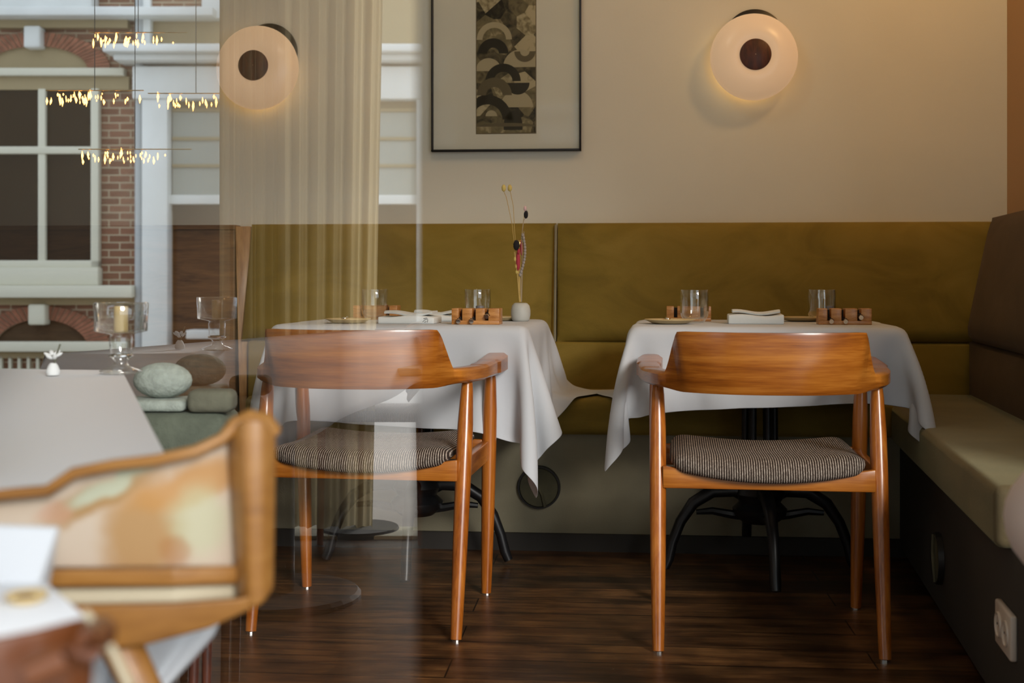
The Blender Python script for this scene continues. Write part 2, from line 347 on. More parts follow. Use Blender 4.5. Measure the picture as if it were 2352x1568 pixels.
def dup(root, loc=None, rz=None, label=None, group=None, parent=None):
    r = root.copy(); COL.objects.link(r)
    if parent is not None: r.parent = parent
    if loc is not None: r.location = loc
    if rz is not None: r.rotation_euler = (0, 0, rz)
    if label: r['label'] = label
    if group: r['group'] = group
    for ch in list(root.children): dup(ch, parent=r)
    return r
def P(px, py, z): return ((px-CX)/F*z, z, CH-(py-HY)/F*z)
def struct(o, label=None): o['kind'] = 'structure'; (label and tag(o, label)); return o

# room frame: local x along the back wall, local y = 0 on the wall and negative towards the camera
PSI = math.radians(4.8); WY = 4.45; cs, sn = math.cos(PSI), math.sin(PSI)
def room(o):
    o.location = (0, WY, 0); o.rotation_euler = (0, 0, -PSI); return o
def ra(px, d=0.0):                                    # room x of a column of pixels on the plane d metres in front of the wall
    k = (px-CX)/F; ox, oy = -sn*d, WY-cs*d
    return (oy*k-ox)/(cs+sn*k)
def rz_(px, py, d=0.0):
    a = ra(px, d); z = WY - a*sn - cs*d
    return CH-(py-HY)/F*z
def rw(a, d, h=0): return (-sn*d + a*cs, WY - cs*d - a*sn, h)
# right-hand frame: local y runs along the right wall, origin in the corner
PHI = math.radians(10.1); CO = (1.712, 4.306)
def rside(o): o.location = (CO[0], CO[1], 0); o.rotation_euler = (0, 0, -PHI); return o

# ------------------------------------------------------------------ setting
xr = ra(2313)
struct(room(MB().box(-4.2, xr+0.25, 0, 0.15, 0, 3.1).build('wall_back', 'wall_paint')))
struct(rside(MB().box(0, 0.15, -2.3, 0.12, 0, 3.1).build('wall_right', 'ochre_wall')))
struct(MB().box(-3.4, -3.25, 0.8, 5.0, 0, 3.1).build('wall_left', 'wall_paint'))
struct(room(MB().box(-4.4, 3.6, -3.72, 0.15, -0.1, 0).build('floor', 'floorboards')))
struct(MB().box(-3.4, 4.0, 0.75, 5.0, 3.1, 3.2).build('ceiling', 'ceiling_paint'))
struct(MB().box(-9, 9, -7.2, 0.72, -0.12, -0.012).build('floor_pavement', 'pavement'))
struct(MB().box(-3.4, 4.0, 0.70, 0.86, -0.1, 0.012).build('trim_1', 'sill_stone', bevel=0.004))
struct(MB().box(-3.4, 4.0, 0.72, 0.86, 2.7, 3.1).box(-3.4, -2.0, .72, .86, 0, 2.7).box(2.1, 4.0, .72, .86, 0, 2.7).build('wall_front', 'wall_paint'))
struct(MB().box(2.9, 3.05, 0.86, 2.6, 0, 3.1).build('wall_side', 'wall_paint'))
struct(room(MB().box(ra(150, .6), ra(2160, .45), -0.475, -0.44, 0, 0.055).build('baseboard_back', 'plinth')))

struct(MB().box(-4, 5, -.55, 0.72, 2.72, 2.80).build('sky_blocker', 'teal_fabric'), 'added sheet above the terrace, blocking part of the sky')  # out of view, put there to dim skylight on the foreground
# ------------------------------------------------------------------ banquette along the back wall
def cushion(name, x0, x1, z0, z1, d0, d1, parent, m, bow=0.01, nx=18, nz=8, inner=0.0, skew=(0, 0)):
    """padded back panel; front face leans from depth d0 (bottom) to d1 (top); rounded edges"""
    mb = MB(); rows = []
    def edge(t): return 1-(abs(2*t-1))**14
    zs = [0, .015, .05, .12] + [.12+.76*i/(nz-1) for i in range(1, nz)] + [.95, .985, 1]
    xs = [0, .006, .02, .05] + [.05+.9*i/(nx-1) for i in range(1, nx)] + [.98, .994, 1]
    for tz in zs:
        row = []
        for tx in xs:
            r = min(1, edge(tx)*edge(tz)+0.0)
            d = d0+(d1-d0)*tz
            x = x0+(x1-x0)*tx + (skew[0] if tx < .5 else skew[1])*(1-tz)
            row.append((x, -(inner + (d-inner)*(0.72+0.28*r) + bow*math.sin(PI*tx)*math.sin(PI*tz)), z0+(z1-z0)*tz))
        rows.append(row)
    mb.grid(rows)
    back = [[(p[0], -inner, p[2]) for p in r] for r in rows]
    mb.grid(back)
    for a, b in ((rows[0], back[0]), (rows[-1], back[-1])): mb.grid([a, b])
    mb.grid([[r[0] for r in rows], [r[0] for r in back]]); mb.grid([[r[-1] for r in rows], [r[-1] for r in back]])
    return mb.build(name, m, parent, smooth=True, ang=60)
bq = room(empty('banquette', label='olive velvet banquette running along the back wall behind both laid tables', cat='bench'))
bx0, bxs, bx1 = ra(566, .12), ra(1277, .12), ra(2225, .1)
cushion('back_cushion', bx0, bxs-0.003, 0.648, 1.062, 0.15, 0.075, bq, 'olive_velvet', skew=(-.02, 0))
cushion('back_cushion', bxs+0.003, bx1+.14, 0.648, 1.062, 0.15, 0.075, bq, 'olive_velvet', skew=(0, 0))
MB().tube([(bxs-.003, -.145, .65), (bxs-.003, -.108, .86), (bxs-.003, -.071, 1.056)], .0045, 8).build('piping', 'base_fabric', bq)['label'] = 'pale piping at the cushion seam'
MB().box(ra(566, .14), bx1+.1, -.13, 0, .40, .648).build('lower_back', 'olive_velvet', bq, bevel=.01)
MB().box(ra(560, .5), ra(2085, .5), -.50, -.11, .372, .487).build('seat', 'olive_velvet', bq, bevel=.022, seg=4)
MB().box(ra(556, .46), ra(2110, .46), -.46, 0, .05, .374).build('base', 'base_fabric', bq, bevel=.004)
# end board of pale oak with the velvet pad in front of it
eb = room(MB().add([(ra(540, .06), -.06, 1.055), (ra(575, .06), -.06, 1.055), (ra(575, .06)+.0, -.12, .30), (ra(540, .2), -.14, .30),
                    (ra(540, .06), 0, 1.055), (ra(575, .06), 0, 1.055), (ra(575, .06), 0, .30), (ra(540, .2), 0, .30)],
                   [(0,1,2,3),(4,7,6,5),(0,4,5,1),(1,5,6,2),(2,6,7,3),(3,7,4,0)]).build('end_board', 'light_oak', bevel=.003))
tag(eb, 'pale oak end board between the dark wood panelling and the velvet banquette', 'board')
wp = room(empty('wood_panelling', label='dark grained oak panelling on the wall beyond the end of the banquette', cat='panelling'))
MB().box(-3.2, ra(541, .05), -.05, 0, .38, 1.055).build('upper_panel', 'oak_panel', wp, bevel=.003)
MB().box(-3.2, ra(541, .06), -.07, 0, .02, .38).build('lower_panel', 'walnut', wp, bevel=.003)
MB().box(-3.2, ra(541, .06), -.065, 0, 1.045, 1.06).build('cap', 'oak_panel', wp)
# round vent caps
def vent(name, m=None):
    e = empty(name)
    MB().lathe([(0.001, .012), (.030, .013), (.056, .012), (.060, .006), (.0605, 0)], 40, axis='y').build('disc', 'vent_fabric', e, smooth=True)
    MB().lathe([(.0585, .004), (.0585, .014), (.0635, .014), (.065, 0)], 40, axis='y').build('rim', 'dark_metal', e, smooth=True)
    b = MB(); b.tube([(-.018, -.014, .056), (-.006, -.017, .012), (.010, -.017, -.02), (.018, -.015, -.056)], [.005]*4, 6).build('bar', 'vent_fabric', e, smooth=True)
    return e
v1 = vent('vent_cap'); a = ra(1238, .46); v1.location = rw(a, .461, rz_(1238, 1118, .46)); v1.rotation_euler = (0, 0, -PSI); v1.scale = (1.07, 1, 1.07)
tag(v1, 'round olive vent cap in the base of the back banquette', 'vent')
# ------------------------------------------------------------------ banquette along the right wall
sq = rside(empty('side_banquette', label='banquette along the right wall, seat cushion lit on top and open at its near end', cat='bench'))
def rotcushion(name, y0, y1, z0, z1, d0, d1, parent, m):
    o = cushion(name, y0, y1, z0, z1, d0, d1, parent, m, bow=.006)
    o.rotation_euler = (0, 0, -PI/2); return o         # local -y of the cushion becomes -x: faces left
rotcushion('back_cushion', 0.12, 1.95, 0.655, 1.072, 0.19, 0.10, sq, 'brown_velvet')
MB().box(-.15, 0, -1.95, -.1, .40, .655).build('lower_back', 'brown_velvet', sq, bevel=.01)
MB().box(-.45, -.12, -2.09, -.15, .358, .478).build('seat', 'seat_velvet', sq, bevel=.02, seg=4)
MB().box(-.42, 0, -2.28, -.42, .03, .358).build('base', 'dark_base', sq, bevel=.004)
v2 = vent('vent_cap.001'); v2.parent = None
e = v2
pl = (CO[0]-.421*math.cos(PHI)-1.28*math.sin(PHI), CO[1]+.421*math.sin(PHI)-1.28*math.cos(PHI), .165)
e.location = pl; e.rotation_euler = (0, 0, -PHI-PI/2)
tag(e, 'dark round vent cap in the base of the side banquette, hard to see in shade', 'vent')
sk = empty('wall_socket', rz=-PHI-PI/2, label='white double power socket low on the base of the side banquette', cat='socket')
sk.location = (CO[0]-.42*math.cos(PHI)-2.07*math.sin(PHI), CO[1]+.42*math.sin(PHI)-2.07*math.cos(PHI), .205)
MB().box(-.068, .068, -.013, 0, -.042, .042).build('plate', 'white_plastic', sk, bevel=.004)
for sx in (-.032, .032):
    ou_ = MB().lathe([(.001, .0135), (.019, .0135), (.0215, .0165), (.024, .0165), (.025, .012)], 28, c=(sx, 0, 0), axis='y').build('outlet', 'white_plastic', sk, smooth=True)
    q = MB()
    for hx in (-.009, .009): q.lathe([(.0001, .0142), (.0025, .0142), (.0026, .013)], 8, c=(sx+hx, 0, 0), axis='y')
    q.build('pin_hole', 'black_frame', ou_)

# ------------------------------------------------------------------ wall lamps
def sconce(px, py, label, r=.151, boff=(.006, .058)):
    a = ra(px, .1); h = rz_(px, py, .1)
    e = empty('wall_lamp', rw(a, 0.0, h), -PSI, label, 'lamp', None)
    prof = [(.001, .118), (.045, .118), (.056, .1165), (.062, .120), (.09, .116), (.12, .105), (.141, .088), (.1505, .068), (.1475, .052), (.13, .040), (.09, .034), (.001, .034)]
    MB().lathe([(q*r/.151, z) for q, z in prof], 64, axis='y').build('shade', 'opal_glass', e, smooth=True, ang=70)
    MB().lathe([(.001, .124), (.050, .124), (.0535, .122), (.054, .112)], 48, axis='y').build('button', 'walnut', e, smooth=True)['label'] = 'dark walnut centre button'
    MB().lathe([(.001, .012), (.1, .012), (.104, .010), (.104, 0)], 48, c=(boff[0]*1.3, 0, boff[1]+.016), axis='y').build('wall_plate', 'black_frame', e, smooth=True)
    for k in range(6):
        aa = math.radians(170+k*24); lamp('lamp_bulb', (.075*math.cos(aa), -.022, .075*math.sin(aa)), 0.06, (1.0, .62, .20), .02, e)
    return e
sconce(1734, 127, 'round glowing opal wall lamp on the right, clear of the glass reflection')
sconce(585, 152, 'round glowing opal wall lamp on the left, seen through the reflecting glass', boff=(.02, .05))

# ------------------------------------------------------------------ framed print
fx0, fx1, fz0 = ra(993), ra(1335), rz_(1160, 348)
fr = room(empty('framed_picture', label='tall black-framed sepia print with a wide cream mount on the wall', cat='picture'))
fz1 = fz0+1.02; t_ = .0065; fb = MB()
fb.box(fx0, fx0+t_, -.028, -.002, fz0, fz1); fb.box(fx1-t_, fx1, -.028, -.002, fz0, fz1); fb.box(fx0, fx1, -.028, -.002, fz0, fz0+t_); fb.box(fx0, fx1, -.028, -.002, fz1-t_, fz1)
fb.build('frame', 'black_frame', fr, bevel=.001)
MB().box(fx0+.004, fx1-.004, -.012, -.003, fz0+.004, fz1-.004).build('mount', 'mount_board', fr)
ix0, ix1, iz0 = ra(1095, .012), ra(1230, .012), rz_(1160, 305, .012); iz1 = iz0+.70
MB().box(ix0-.003, ix1+.003, -.0125, -.011, iz0-.004, iz1+.004).build('print_border', 'paper_line', fr)
pr = MB().box(ix0, ix1, -.0135, -.011, iz0, iz1).build('print', 'sepia_print', fr)
def arc_shape(cx, cz, r, a0, a1, r2=None, n=18, y=-.0142):
    vs = []
    for i in range(n+1):
        a = a0+(a1-a0)*i/n; vs.append((cx+r*math.cos(a), y, cz+r*math.sin(a)))
    inner = [(cx+(r2 or 0)*math.cos(a0+(a1-a0)*i/n), y, cz+(r2 or 0)*math.sin(a0+(a1-a0)*i/n)) for i in range(n+1)]
    return vs, inner
W_ = ix1-ix0
for k, (m_, items) in enumerate({'print_cream': [(.25, .08, .0, 1, .1), (.68, .13, .28, 1, .0), (.2, .34, .22, 1, .0), (.75, .36, .30, 1, 0), (.3, .52, .3, 1, .2)],
                                 'print_black': [(.18, .06, .42, 1, .26), (.62, .02, .16, 1.7, 0), (.45, .28, .3, 1, .16), (.7, .27, .2, -1, 0), (.28, .44, .26, 1, .1)],
                                 'print_brown': [(.5, .02, .5, .12, .0), (.3, .2, .3, 1, .14), (.82, .45, .18, -1, .08)]}.items()):
    for (cx, cz, r, dirn, r2) in items:
        mb = MB()
        cx_ = ix0+cx*W_; cz_ = iz0+cz*.62+.01; rr = r*W_; vs, inn = arc_shape(0, 0, rr, 0, PI, r2*W_, y=-.0138-.0003*k)
        f = lambda p: (min(ix1, max(ix0, cx_+p[0])), p[1], cz_+p[2]*dirn)
        mb.grid([[f(p) for p in vs], [f(p) for p in inn]])
        if dirn > 1 or r2 == 0:
            if dirn == 1.7: mb.box(cx_-rr, cx_+rr, -.0138-.0003*k, -.0136, iz0+.01, cz_)
        mb.build('print_shape', m_, pr)
MB().box(fx0+t_, fx1-t_, -.020, -.0185, fz0+t_, fz1-t_).build('glazing', 'picture_glass', fr)

# ------------------------------------------------------------------ armchairs
def armchair(name, label, group=None):
    e = empty(name, label=label, cat='chair', group=group)
    # plan curve of the bent rail, right half from arm tip to the centre of the back
    ctl = [(.280, .272), (.283, .17), (.281, .06), (.271, -.04), (.250, -.115), (.219, -.170), (.170, -.218), (.09, -.254), (0, -.264)]
    full = [(x, y) for x, y in ctl] + [(-x, y) for x, y in reversed(ctl[:-1])]
    pts = []
    n = len(full)
    for i in range(n-1):                               # Catmull-Rom
        p0, p1, p2, p3 = full[max(i-1, 0)], full[i], full[i+1], full[min(i+2, n-1)]
        for k in range(8):
            t = k/8
            pts.append(tuple(.5*((2*p1[c])+(-p0[c]+p2[c])*t+(2*p0[c]-5*p1[c]+4*p2[c]-p3[c])*t*t+(-p0[c]+3*p1[c]-3*p2[c]+p3[c])*t**3) for c in (0, 1)))
    pts.append(full[-1]); N_ = len(pts)
    def sect(i):
        x, y = pts[i]; a = pts[max(i-1, 0)]; b = pts[min(i+1, N_-1)]
        tx, ty = b[0]-a[0], b[1]-a[1]; l = math.hypot(tx, ty); tx, ty = tx/l, ty/l
        nx, ny = ty, -tx                                # outward
        if nx*x + ny*(y+.02) < 0: nx, ny = -nx, -ny
        ax = abs(x)
        # board height as a function of |x| on the back
        if y > -.02: top, bot, th = .648+.05*max(0, y), .612, .054
        else:
            s = min(1, max(0, (.235-ax)/.045)); s2 = s*s*(3-2*s)
            s3 = min(1, max(0, (.262-ax)/.03))
            q = min(1, max(0, (.224-ax)/.040))
            top = .646 + .098*(1-(1-q)**2.2)**.62*q**.45
            bot = .610 - .008*s2
            th = .052 - .028*s2
        tipr = 1.0
        if i < 5 or i > N_-6:
            k = min(i, N_-1-i); tipr = (.35, .7, .88, .96, 1.0)[k]; th = .066*tipr
        elif i < 14 or i > N_-15: th = .064
        lean = .035*max(0, (top-.66)/.087)               # the board leans back towards its top
        ho, hi = th*.5, th*.5
        zc = (top+bot)/2; R = []
        prof = [(-1, -.82), (-.72, -1), (.72, -1), (1, -.82), (1, .82), (.72, 1), (-.72, 1), (-1, .82)]
        rr = .006
        hz = (top-bot)/2
        for (u, v) in prof:
            uu = u*th/2; zz = zc + (hz if v > 0 else -hz) * (1 if abs(v) == 1 else 1-rr/hz)
            ll = lean*max(0, (zz-.62)/.12)
            R.append((x+nx*(uu+ll), y+ny*(uu+ll), zz))
        return R
    secs = [sect(i) for i in range(N_)]
    iA = min(range(N_), key=lambda i: abs(pts[i][0]-.245) + (0 if pts[i][1] < 0 else 9) + (0 if pts[i][0] > 0 else 9))
    iB = N_-1-iA
    for nm, a_, b_ in (('armrest', 0, iA), ('backrest', iA, iB), ('armrest', iB, N_-1)):
        mb = MB(); mb.grid(secs[a_:b_+1], True)
        k = len(secs[0]); nn = b_-a_
        mb.f.append(tuple(range(k))); mb.f.append(tuple(nn*k+j for j in reversed(range(k))))
        mb.build(nm, 'chair_wood', e, smooth=True, ang=50)
    for sx in (-1, 1):
        for (fx, fy, tx, ty, tz) in ((.255, -.225, .258, -.085, .618), (.255, .228, .268, .225, .622)):
            zs = [0, .05, .2, .40, .50, .58, tz]; rr = [.0135, .0150, .0180, .0200, .0195, .0160, .0125]
            p = [(sx*(fx+(tx-fx)*z/tz), fy+(ty-fy)*z/tz, z+.004) for z in zs]
            lgo = MB().tube(p, rr, 20).build('leg', 'leg_wood', e, smooth=True)
            MB().tube([(sx*fx, fy, 0), (sx*fx, fy, .005)], .0115, 14).build('glide', 'silver', lgo)
    def rail(x0, y0, x1, y1, z0, z1, dip=0):
        d = Vector((x1-x0, y1-y0, 0)); L = d.length; d.normalize(); nn = Vector((-d.y, d.x, 0))*.010
        rows = []
        for i in range(13):
            t = i/12; c = Vector((x0, y0, 0))+d*L*t; zt = z1 - dip*math.sin(PI*t)
            rows.append([(c.x+nn.x, c.y+nn.y, z0), (c.x-nn.x, c.y-nn.y, z0), (c.x-nn.x, c.y-nn.y, zt), (c.x+nn.x, c.y+nn.y, zt)])
        mb = MB().grid(rows, True); mb.f.append((0, 1, 2, 3)); mb.f.append((48, 51, 50, 49))
        return mb.build('seat_rail', 'chair_wood', e, bevel=.002)
    rail(-.245, -.150, .245, -.150, .370, .422, .022); rail(-.245, .225, .245, .225, .370, .425)
    rail(-.255, -.14, -.255, .215, .370, .422); rail(.255, -.14, .255, .215, .370, .422)
    # saddle-shaped cushion in woven wool
    mb = MB(); n1, n2 = 28, 22; topr, botr = [], []
    for j in range(n2+1):
        v = -1+2*j/n2; rt, rb = [], []
        for i in range(n1+1):
            u = -1+2*i/n1
            # rounded outline
            k = 7; sc = 1/((abs(u)**k+abs(v)**k)**(1/k)) if (abs(u)**k+abs(v)**k) > 1 else 1
            su, sv = u*sc, v*sc
            x = .236*su; y = .035+.225*sv
            if v < -.2: y -= .018*(1-su*su)*min(1, (-v-.2)/.8)
            m_ = max(abs(u), abs(v)); edge = max(0, 1-m_**8)
            zt = .398 + .052*edge**.42 + .020*su*su - .010*(1-abs(sv)) - .004
            bz = .412 - .028*(1-su*su)*(1 if v < 0 else .3)*max(0, -sv)
            mid = .420 - .022*(1-su*su)*max(0, -sv) + .012*su*su
            rt.append((x, y, max(mid, zt) if m_ < 1 else mid)); rb.append((x*.96, y*.97, (bz if m_ < 1 else mid)))
            if m_ >= 1: rb[-1] = rt[-1]
        topr.append(rt); botr.append(rb)
    mb.grid(topr); mb.grid(botr)
    mb.build('seat_cushion', 'woven_wool', e, smooth=True, ang=180, sub=1)
    return e
def place(o, fl, fr_):                                  # near-left and near-right foot pixels
    a = [((p-CX)/F*z, z) for p, z in ((fl[0], CH*F/(fl[1]-HY)), (fr_[0], CH*F/(fr_[1]-HY)))]
    dx, dy = a[1][0]-a[0][0], a[1][1]-a[0][1]; th = math.atan2(dy, dx)
    mx, my = (a[0][0]+a[1][0])/2, (a[0][1]+a[1][1])/2
    o.location = (mx-.225*math.sin(th), my+.225*math.cos(th), 0); o.rotation_euler = (0, 0, th)
    return o
ch = armchair('armchair', 'wooden armchair with woven wool seat at the right table, clear of the glass')
place(ch, (1510, 1498), (2035, 1518))
ch1 = dup(ch, label='wooden armchair at the left table, partly veiled by the reflecting glass')
place(ch1, (573, 1455), (1047, 1470)); ch1.rotation_euler.z = math.radians(-8); ch1.location.x += .008

# ------------------------------------------------------------------ tables and cloths
def drape(wd, dp, oh, h, rot, ctr, seed, twist=0.0, steps=260, sp=.0155, lift=None):
    """relax a square-woven cloth over the table box: masses joined by threads, falling under their own weight"""
    rs = np.random.RandomState(seed); hx, hy = wd/2, dp/2
    L = oh[0]+wd+oh[1]; D = oh[2]+dp+oh[3]; nx = int(L/sp)+1; ny = int(D/sp)+1
    X, Y = np.meshgrid(np.linspace(-hx-oh[0], hx+oh[1], nx), np.linspace(-hy-oh[2], hy+oh[3], ny))
    c, s_ = math.cos(twist), math.sin(twist)
    p = np.stack([c*X-s_*Y, s_*X+c*Y, np.full_like(X, h)], -1)
    ex = np.maximum(np.abs(p[..., 0])-hx, 0); ey = np.maximum(np.abs(p[..., 1])-hy, 0)
    pin = (ex <= 0) & (ey <= 0)
    p[..., 2] += rs.uniform(-.002, .002, X.shape)*(~pin)
    for k in range(5):                                   # gentle large ripples to seed the folds
        a, b, f = rs.uniform(0, 6.28), rs.uniform(0, 6.28), rs.uniform(9, 17)
        p[..., 2] += .004*np.sin(f*(math.cos(a)*p[..., 0]+math.sin(a)*p[..., 1])+b)*(~pin)
    p0 = p.copy(); v = np.zeros_like(p); wgt = np.where(pin, 0., 1.)[..., None]
    dx, dy = L/(nx-1), D/(ny-1); dg = math.hypot(dx, dy)
    def batches(ox, oy, rest, k):
        out = []
        step = max(abs(ox), abs(oy))*2
        for par in range(2):
            if ox and not oy: 
                i = [j for j in range(nx-ox) if (j//ox) % 2 == par]; out.append((np.array(i), None, ox, 0, rest, k))
            elif oy and not ox:
                i = [j for j in range(ny-oy) if (j//oy) % 2 == par]; out.append((None, np.array(i), 0, oy, rest, k))
            else:
                i = [j for j in range(ny-1) if j % 2 == par]; out.append(('d', np.array(i), ox, oy, rest, k))
        return out
    B = batches(1, 0, dx, 1)+batches(0, 1, dy, 1)+batches(1, 1, dg, .35)+batches(-1, 1, dg, .35)+batches(4, 0, 4*dx, .035)+batches(0, 4, 4*dy, .035)
    cw, sw = math.cos(rot), math.sin(rot)
    dt = .012
    for st in range(steps):
        damp = .985 if st < steps*.6 else .93
        v *= damp; v[..., 2] -= 9.8*dt; q = p+v*dt*wgt
        for it in range(14):
            for (a, b, ox, oy, rest, k) in B:
                if isinstance(a, str):
                    if ox > 0: P0, P1, W0, W1 = q[b][:, :-1], q[b+1][:, 1:], wgt[b][:, :-1], wgt[b+1][:, 1:]
                    else: P0, P1, W0, W1 = q[b][:, 1:], q[b+1][:, :-1], wgt[b][:, 1:], wgt[b+1][:, :-1]
                elif a is not None: P0, P1, W0, W1 = q[:, a], q[:, a+ox], wgt[:, a], wgt[:, a+ox]
                else: P0, P1, W0, W1 = q[b], q[b+oy], wgt[b], wgt[b+oy]
                d = P1-P0; l = np.sqrt((d*d).sum(-1, keepdims=True))+1e-9; ws = W0+W1; ws = np.where(ws == 0, 1, ws)
                if abs(ox) == 4 or oy == 4: cc = np.where(l < rest, (l-rest)/l*k/ws, 0)*d
                else: cc = (l-rest)/l*k/ws*d
                if isinstance(a, str):
                    if ox > 0: q[b, :-1] += (W0*cc); q[b+1, 1:] -= (W1*cc)
                    else: q[b, 1:] += (W0*cc); q[b+1, :-1] -= (W1*cc)
                elif a is not None: q[:, a] += W0*cc; q[:, a+ox] -= W1*cc
                else: q[b] += W0*cc; q[b+oy] -= W1*cc
            # table box
            m = .004; px_, py_, pz_ = hx+m-np.abs(q[..., 0]), hy+m-np.abs(q[..., 1]), h-q[..., 2]
            ins = (px_ > 0) & (py_ > 0) & (pz_ > 0) & (~pin)
            top = ins & (pz_ <= np.minimum(px_, py_)); sx = ins & ~top & (px_ <= py_); sy = ins & ~top & ~sx
            q[..., 2] = np.where(top, h, q[..., 2]); q[..., 0] = np.where(sx, np.sign(q[..., 0])*(hx+m), q[..., 0]); q[..., 1] = np.where(sy, np.sign(q[..., 1])*(hy+m), q[..., 1])
            # banquette seat behind the table (room depth .52 from the wall)
            wy = ctr[1]+sw*q[..., 0]+cw*q[..., 1]; wx = ctr[0]+cw*q[..., 0]-sw*q[..., 1]
            dep = (WY-wy)*cs-wx*sn
            on = (dep < .52) & (q[..., 2] < .494); q[..., 2] = np.where(on, .494, q[..., 2])
            if lift: q = lift(q)
        v = (q-p)/dt; 
        sp_ = np.sqrt((v*v).sum(-1, keepdims=True)); v *= np.minimum(1, 3/(sp_+1e-9)); v *= wgt; p = q
    return p
def cloth(ctr, rot, wd, dp, oh, h, seed, label, twist=0.0, **k):
    p = drape(wd, dp, oh, h, rot, ctr, seed, twist, **k)
    o = MB().grid([[tuple(map(float, q)) for q in r_] for r_ in p]).build('tablecloth', 'white_cloth', None, smooth=True, ang=180, solid=.0012, offset=1)
    sm = o.modifiers.new('soften', 'CORRECTIVE_SMOOTH') if False else o.modifiers.new('soften', 'SMOOTH'); sm.factor = .5; sm.iterations = 3
    o.modifiers.move(len(o.modifiers)-1, 0)
    q = o.modifiers.new('sub', 'SUBSURF'); q.levels = 1; q.render_levels = 1
    o.location = (ctr[0], ctr[1], 0); o.rotation_euler = (0, 0, rot)
    return tag(o, label, 'tablecloth')
def pedestal_table(loc, rot, label, wd, dp, top, spin=0.0):
    e = empty('dining_table', loc, rot, label, 'table')
    MB().box(-wd/2+.012, wd/2-.012, -dp/2+.012, dp/2-.012, top-.03, top-.006).build('tabletop', 'walnut', e, bevel=.004)
    mb = MB()
    for k in range(6):
        a = 2*PI*k/6; mb.tube([(.045*math.cos(a), .045*math.sin(a), .16), (.04*math.cos(a), .04*math.sin(a), top-.03)], .010, 10)
    mb.lathe([(.001, .15), (.05, .15), (.075, .17), (.08, .19), (.06, .21), (.075, .235), (.06, .27), (.055, .29), (.001, .29)], 24)
    mb.lathe([(.001, top-.06), (.09, top-.05), (.11, top-.03), (.001, top-.03)], 24)
    mb.build('column', 'black_iron', e, smooth=True)
    for k in range(4):
        a = 2*PI*k/4+spin; c, s = .93*math.cos(a), .93*math.sin(a)
        pp = [(.03, .225), (.08, .245), (.15, .240), (.21, .205), (.25, .15), (.275, .09), (.288, .04), (.30, .014)]
        q = [(.03, .165), (.09, .172), (.15, .182), (.20, .178)]
        lg = MB().tube([(r*c, r*s, z) for r, z in pp], [.024, .022, .020, .018, .016, .015, .016, .014], 12)
        lg.tube([(r*c, r*s, z) for r, z in q], [.014, .013, .011, .008], 8)
        lg.build('leg', 'black_iron', e, smooth=True)
    return e
ROT = math.radians(-8)
def tctr(fl, fr_, depth):                                # from the front-left and front-right corners (x, z)
    m_ = ((fl[0]+fr_[0])/2, (fl[1]+fr_[1])/2); return (m_[0]+depth/2*math.sin(-ROT), m_[1]+depth/2*math.cos(ROT), 0)
T2 = tctr((.316, 3.42), (1.060, 3.32), .60); T1 = tctr((-.700, 3.55), (.041, 3.45), .58)
TH = .735
pedestal_table(T2, ROT, 'dining table under the white cloth at the right, black iron pedestal base', .742, .60, TH, spin=.1)
pedestal_table(T1, ROT, 'dining table under the white cloth at the left, black iron pedestal base', .738, .58, TH, spin=.1)
cloth(T2, ROT, .742, .60, (.27, .21, .21, .22), TH, 3, 'white tablecloth on the right table, its corner hanging beside the chair arm', twist=.05)
cloth(T1, ROT, .738, .58, (.34, .29, .27, .24), TH, 11, 'white tablecloth on the left table with one far corner kicked outward', twist=-.04)

# ------------------------------------------------------------------ things on the tables
TOPZ = TH+.0012
def onp(px, py): z = 3.42+(750-py)*.022; return ((px-CX)/F*z, z)
K = 1.14                                             # size factor of the tableware
def tumbler(loc, label, s=1.2):
    e = empty('water_glass', (loc[0], loc[1], TOPZ), 0, label, 'glass', 'ribbed water glasses on the laid tables')
    def fl(z, k): return (.018*(1 if k % 2 else -1)) if .006 < z < .052 else 0
    out = [(.001, .0), (.020, .0), (.026, .004), (.0325, .016), (.0345, .030), (.0345, .051), (.0352, .056), (.0352, .080), (.0345, .081)]
    inn = [(.0337, .080), (.0337, .056), (.0325, .05), (.0322, .03), (.029, .017), (.022, .010), (.001, .009)]
    MB().lathe([(r*s, z*s) for r, z in out], 72, flute=lambda z, k: fl(z/s, k)).build('outer_wall', 'tumbler_glass', e, smooth=True, ang=180)
    MB().lathe([(r*s, z*s) for r, z in inn], 48).build('inner_wall', 'tumbler_glass', e, smooth=True, ang=180)
    return e
def plate(loc, label, r=.064, m='plate_glaze'):
    r *= K
    e = MB().lathe([(.001, .004), (r*.55, .004), (r*.72, .006), (r*.92, .013), (r, .0155), (r, .017), (r*.93, .0165), (r*.7, .0092), (r*.55, .0075), (.001, .0075)], 48).build('side_plate', m, smooth=True, ang=60)
    e.location = (loc[0], loc[1], TOPZ-.003); return tag(e, label, 'plate')
def cutlery_block(loc, label, wd=.128, slots=(.026, .060, .098), rz=ROT, ht=.040, dp=.055, light=True):
    e = empty('cutlery_block', (loc[0], loc[1], TOPZ), rz, label, 'cutlery rest'); e.scale = (K, K, K)
    mb = MB(); x = 0; edges = []
    for s in slots: edges.append((s-.0045, s+.0045))
    mb.box(-wd/2, wd/2, -dp/2, dp/2, 0, .010)
    prev = 0
    for a, b in edges+[(wd, wd)]:
        mb.box(prev-wd/2, a-wd/2, -dp/2, dp/2, .008, ht); prev = b
    blk = mb.build('block', 'block_wood', e, bevel=.0012)
    for a, b in edges: MB().box(a-wd/2-.0002, b-wd/2+.0002, dp/2-.014, dp/2-.004, .008, ht-.004).build('slot_lining', 'black_frame', blk)
    return e
